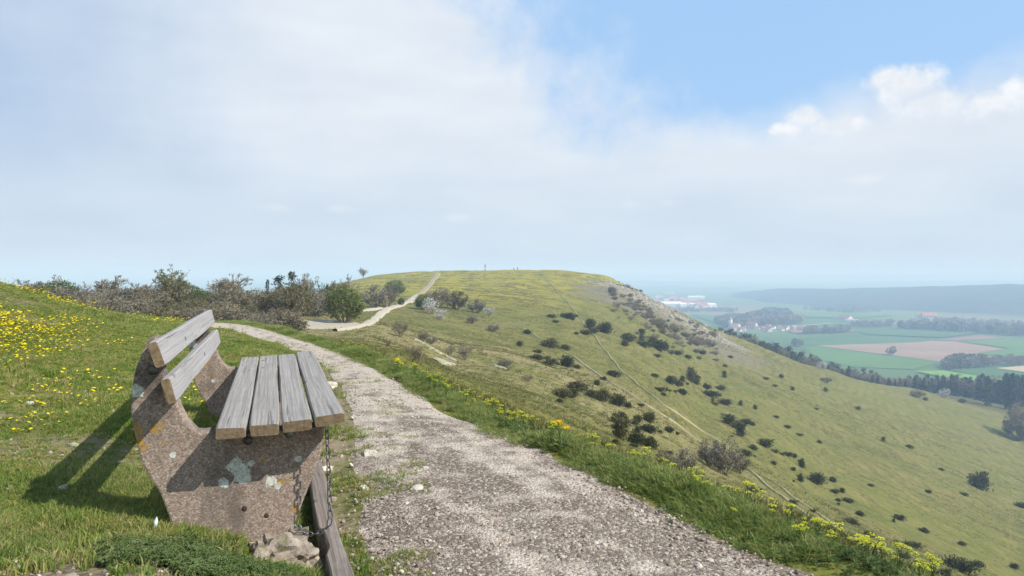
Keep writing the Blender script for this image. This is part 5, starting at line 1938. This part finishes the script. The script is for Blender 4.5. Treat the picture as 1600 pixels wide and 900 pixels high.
HOUSE = [house_meshes(9, 12, 5, 4.2, M['wall'], M['roof']), house_meshes(8, 10, 4, 3.8, M['wall'], M['roof']), house_meshes(10, 16, 5, 4.5, M['wall'], M['grey_roof']), house_meshes(12, 22, 5, 5, M['wall'], M['roof'])]
HALL = [house_meshes(26, 60, 9, 2.2, M['hall'], M['hall']), house_meshes(20, 38, 8, 1.8, M['hall'], M['grey_roof']), house_meshes(30, 90, 10, 2.0, M['hall'], M['hall'])]


def building(name, ms, px, py, rz, label, group=None, s=1.0):
    o = empty(name, plain_at(px, py), rz)
    o.scale = (s, s, s)
    for nm, me in zip(('wall', 'roof', 'windows'), ms):
        part_of(nm, me, o)
    tag(o, label, 'house' if name == 'house' else ('church' if name == 'church' else 'hall' if name == 'industrial_hall' else 'barn'), group)
    return o


random.seed(77)
for k in range(34):
    px = 1142 + k * 3.7 + random.uniform(-3, 3)
    py = 518.5 - random.random() * 6.5 if px < 1220 else 517.5 - random.random() * 4
    building('house', HOUSE[random.choice((0, 0, 1, 1, 2, 3))], px, py, random.uniform(0, 3.1), 'small house with steep roof in the valley village', 'houses of the valley village', .66)
building('house', HOUSE[0], 1175, 513.5, .8, 'whitest house of the village below the little wood', None, 1.35)
for k in range(46):
    px = random.uniform(1022, 1110)
    py = random.uniform(466, 477) if px < 1075 else random.uniform(476, 482)
    building('house', HOUSE[random.choice((0, 1, 2, 3))], px, py, random.uniform(0, 3.1), 'tiny house of the distant town behind the scree ridge', 'houses of the distant town', 1.3)
for k, (px, py, kd, rz, lab) in enumerate([(1048, 477, 0, 1.5, 'white hall nearest the scree ridge in the distant town'), (1062, 479.5, 2, 1.45, 'longest white hall of the distant town'), (1078, 480, 0, 1.6, 'white hall in the middle of the row in the distant town'),
                                           (1090, 480.5, 1, 1.5, 'grey roofed hall second from the right end of the hall row'), (1101, 480, 0, 1.7, 'bright white hall at the right end of the hall row'),
                                           (1046, 459.5, 1, 1.4, 'tiny white hall at the far edge of the distant town'), (1080, 469, 1, 1.5, 'small hall with trees beyond the hall row'), (1088, 467, 0, 1.5, 'pale hall farthest out beyond the hall row')]):
    building('industrial_hall', HALL[kd], px, py, rz, lab, 'halls of the distant town')
for k, (px, py, kd, rz, lab) in enumerate([(1331, 503, 1, 1.2, 'white farm building beside the brown strip on the plain'), (1321, 501.5, 0, .4, 'farm house left of the white farm building')]):
    building('barn' if kd else 'house', HALL[1] if kd else HOUSE[3], px, py, rz, lab, None, .6 if kd else 1.2)
for k, (px, py, lab) in enumerate([(1443, 497.5, 'left roof of the hamlet below the blue wooded hill'), (1452, 498, 'right roof of the hamlet below the blue wooded hill')]):
    building('house', HOUSE[3], px, py, 1.4, lab, None, 1.3)
# village church with a tower
o = empty('church', plain_at(1149, 513.5), .6)
part_of('wall', HOUSE[2][0], o)
part_of('roof', HOUSE[2][1], o)
mb = MB()
mb.box(-2.5, 2.5, 8.2, 13.2, 0, 15)
tw = mb.build('tower', M['wall'], o)
mb = MB()
mb.add([(-2.8, 7.9, 15), (2.8, 7.9, 15), (2.8, 13.5, 15), (-2.8, 13.5, 15), (0, 10.7, 22)], [(0, 1, 4), (1, 2, 4), (2, 3, 4), (3, 0, 4), (3, 2, 1, 0)])
mb.build('spire', M['grey_roof'], tw)
tag(o, 'white village church with pointed tower left of the red roofs', 'church')

# ------------------------------------------------------------------ flowers of the verge
def spurge_meshes(seed):
    random.seed(seed)
    st, hd = MB(), MB()
    for _ in range(random.choice((3, 4, 5))):
        a = random.uniform(0, 6.283)
        s = random.uniform(.05, .35)
        top = Vector((math.cos(a) * s, math.sin(a) * s, random.uniform(.75, 1.0)))
        mid = top * .55 + Vector((random.gauss(0, .03), random.gauss(0, .03), .0))
        st.limb((0, 0, -.02), mid, .016, .013, 3)
        st.limb(mid, top, .013, .009, 3)
        for k in range(8):
            t = random.uniform(.15, .9)
            c = Vector((0, 0, 0)).lerp(mid, t * 2) if t < .5 else mid.lerp(top, t * 2 - 1)
            aa = random.uniform(0, 6.28)
            st.leaf(c, (math.cos(aa), math.sin(aa), .5), random.uniform(.12, .2), .035)
        for k in range(26):
            aa, rr_ = random.uniform(0, 6.28), .14 * math.sqrt(random.random())
            c = top + Vector((math.cos(aa) * rr_, math.sin(aa) * rr_, .05 - rr_ * .35 + random.uniform(-.03, .04)))
            q = .030
            ph = random.uniform(0, 6.28)
            hd.add([c + Vector((q * math.cos(ph + i * 1.5708), q * math.sin(ph + i * 1.5708), random.uniform(-.012, .012))) for i in range(4)], [(0, 1, 2, 3)])
            if k % 5 == 0:
                st.limb(top, c, .006, .004, 3)
    return mesh_only(st, 'stems', M['stem']), mesh_only(hd, 'flower_head', M['spurge'])


SP = [spurge_meshes(400 + k) for k in range(5)]
random.seed(9)
spots = []
for k in range(380):
    y_ = math.exp(random.uniform(math.log(2.1), math.log(11.5)))
    d_ = random.gauss(.31, .11)
    x_ = float(path_r(y_)) + d_ / .88
    dens = .5 + .65 * float(vnoise(x_, y_, 1.1, 95)) + (.35 if y_ < 3.4 else 0)
    if random.random() < dens and len(spots) < 260:
        spots.append((x_, y_))
for x_, y_ in spots:
    s = random.uniform(.07, .145)
    where = 'in the bottom right corner' if y_ < 3.0 else ('before the leafless thicket' if y_ < 4.2 else ('between the thicket and the near dandelion' if y_ < 5.4 else ('between the two dandelions' if y_ < 9 else 'beyond the far dandelion')))
    plant('flowering_plant', random.choice(SP), Vector((x_, y_, float(H(x_, y_)))), s * 1.0, s, 'yellow green flowering plant in the verge ' + where, 'plant', 'yellow flowering plants of the verge ' + where, ('stems', 'flower_head'))


def dandelion(px, py, lab):
    p = hit(px, py + 10)
    o = empty('dandelion', p)
    mb = MB()
    random.seed(px)
    tops = []
    for k in range(3):
        a = k * 2.1
        t = Vector((math.cos(a) * .03, math.sin(a) * .03, .10 + .02 * k))
        mb.limb((0, 0, -.01), t, .003, .002, 4)
        tops.append(t)
        for q in range(3):
            mb.leaf((0, 0, 0), (math.cos(a + q), math.sin(a + q), .4), .09, .025)
    mb.build('stems', M['stem'], o)
    fm = MB()
    for t in tops:
        for k in range(30):
            aa = random.uniform(0, 6.28)
            fm.leaf(t, (math.cos(aa), math.sin(aa), random.uniform(.1, .9)), .024, .007)
    fm.build('flower_head', M['orange_petal'], o)
    sc = 1.15
    o.scale = (sc, sc, sc)
    tag(o, lab, 'flower')


dandelion(623, 575, 'deep yellow dandelion in the verge far along the path')
dandelion(877, 688, 'deep yellow dandelion in the verge at the path bend near the junipers')

# ------------------------------------------------------------------ summit cross and walkers on the hilltop
D = 437.0
p = at_dist(758, D)
cr = empty('summit_cross', p)
mb = MB()
mb.box(-.14, .14, -.14, .14, -.5, 4.1)
mb.build('post', M['cross'], cr)
mb = MB()
mb.box(-.62, .62, -.11, .11, 2.2, 2.45)
mb.build('crossbar', M['cross'], cr)
mb = MB()
mb.box(-.5, .5, -.5, .5, -.6, .35)
mb.build('stone_base', M['rock'], cr)
tag(cr, 'dark wooden summit cross standing on the flat hilltop skyline', 'cross')


def person(px, D, hgt, turn, top_m, low_m, label):
    """A standing walker: one continuous skinned body, clothing and hair as thin shells over it."""
    base = at_dist(px, D)
    def skin(name, nodes, edges, radii, mat, parent=None):
        me = bpy.data.meshes.new(name)
        me.from_pydata([Vector(v) * hgt for v in nodes], edges, [])
        o = bpy.data.objects.new(name, me)
        COL.objects.link(o)
        md = o.modifiers.new('skin', 'SKIN')
        sv = me.skin_vertices[0].data if me.skin_vertices else None
        if sv is None:
            bpy.context.view_layer.objects.active = o
            sv = me.skin_vertices[0].data
        for k, r in enumerate(radii):
            sv[k].radius = (r[0] * hgt, r[1] * hgt) if isinstance(r, tuple) else (r * hgt, r * hgt)
        sv[0].use_root = True
        o.modifiers.new('sub', 'SUBSURF').render_levels = 1
        me.materials.append(mat)
        if parent:
            o.parent = parent
        return o
    N = [(0, 0, .52), (0, 0, .62), (0, -.005, .74), (0, 0, .82), (0, .005, .87), (0, .01, .94), (0, .01, .985),
         (.055, 0, .47), (.06, .03, .27), (.06, 0, .05), (.065, .08, .02), (-.055, 0, .47), (-.06, -.05, .27), (-.06, -.09, .05), (-.065, -.02, .02),
         (.115, 0, .80), (.14, .01, .62), (.13, .06, .46), (.13, .08, .40), (-.115, 0, .80), (-.14, -.02, .62), (-.13, .02, .46), (-.13, .04, .40)]
    E = [(0, 1), (1, 2), (2, 3), (3, 4), (4, 5), (5, 6), (0, 7), (7, 8), (8, 9), (9, 10), (0, 11), (11, 12), (12, 13), (13, 14), (3, 15), (15, 16), (16, 17), (17, 18), (3, 19), (19, 20), (20, 21), (21, 22)]
    Rd = [(.085, .06), (.075, .055), (.095, .06), (.07, .045), .032, (.045, .055), (.035, .045), .055, .042, .028, .02, .055, .042, .028, .02, .035, .028, .022, .018, .035, .028, .022, .018]
    o = skin('person', N, E, Rd, M['skin'])
    o.location = base
    o.rotation_euler = (0, 0, turn)
    skin('jacket', [N[k] for k in (1, 2, 3, 15, 16, 17, 19, 20, 21)], [(0, 1), (1, 2), (2, 3), (3, 4), (4, 5), (2, 6), (6, 7), (7, 8)], [(.095, .075), (.108, .072), (.08, .055), .043, .036, .029, .043, .036, .029], top_m, o)
    skin('trousers', [N[k] for k in (0, 7, 8, 9, 11, 12, 13)], [(0, 1), (1, 2), (2, 3), (0, 4), (4, 5), (5, 6)], [(.095, .07), .062, .05, .037, .062, .05, .037], low_m, o)
    skin('hair', [(0, -.012, .955), (0, -.005, .995)], [(0, 1)], [.046, .035], M['hair'], o)
    return tag(o, label, 'person')


person(803, 452, 1.55, .4, M['cloth_dark'], M['cloth_grey'], 'shorter dark dressed walker on the hilltop skyline, left of the two')
person(808.5, 449, 1.80, -.5, M['cloth_grey'], M['cloth_dark'], 'taller walker on the hilltop skyline, right of the two')

# ------------------------------------------------------------------ haze: the damp air between here and the horizon
mt = bpy.data.materials.new('haze')
mt.use_nodes = True
g = NG(mt.node_tree)
oo = g.new('ShaderNodeOutputMaterial')
pv = g.new('ShaderNodeVolumePrincipled')
pv.inputs['Color'].default_value = (.50, .705, 1.0, 1)
pv.inputs['Absorption Color'].default_value = (.50, .50, .50, 1)
pv.inputs['Density'].default_value = HAZE
pv.inputs['Anisotropy'].default_value = 0.0
g.t.links.new(pv.outputs[0], oo.inputs['Volume'])
mb = MB()
mb.box(-14500, 14500, -14500, 14500, -102.5, 30)
hz = mb.build('haze', mt)
stuff(hz)
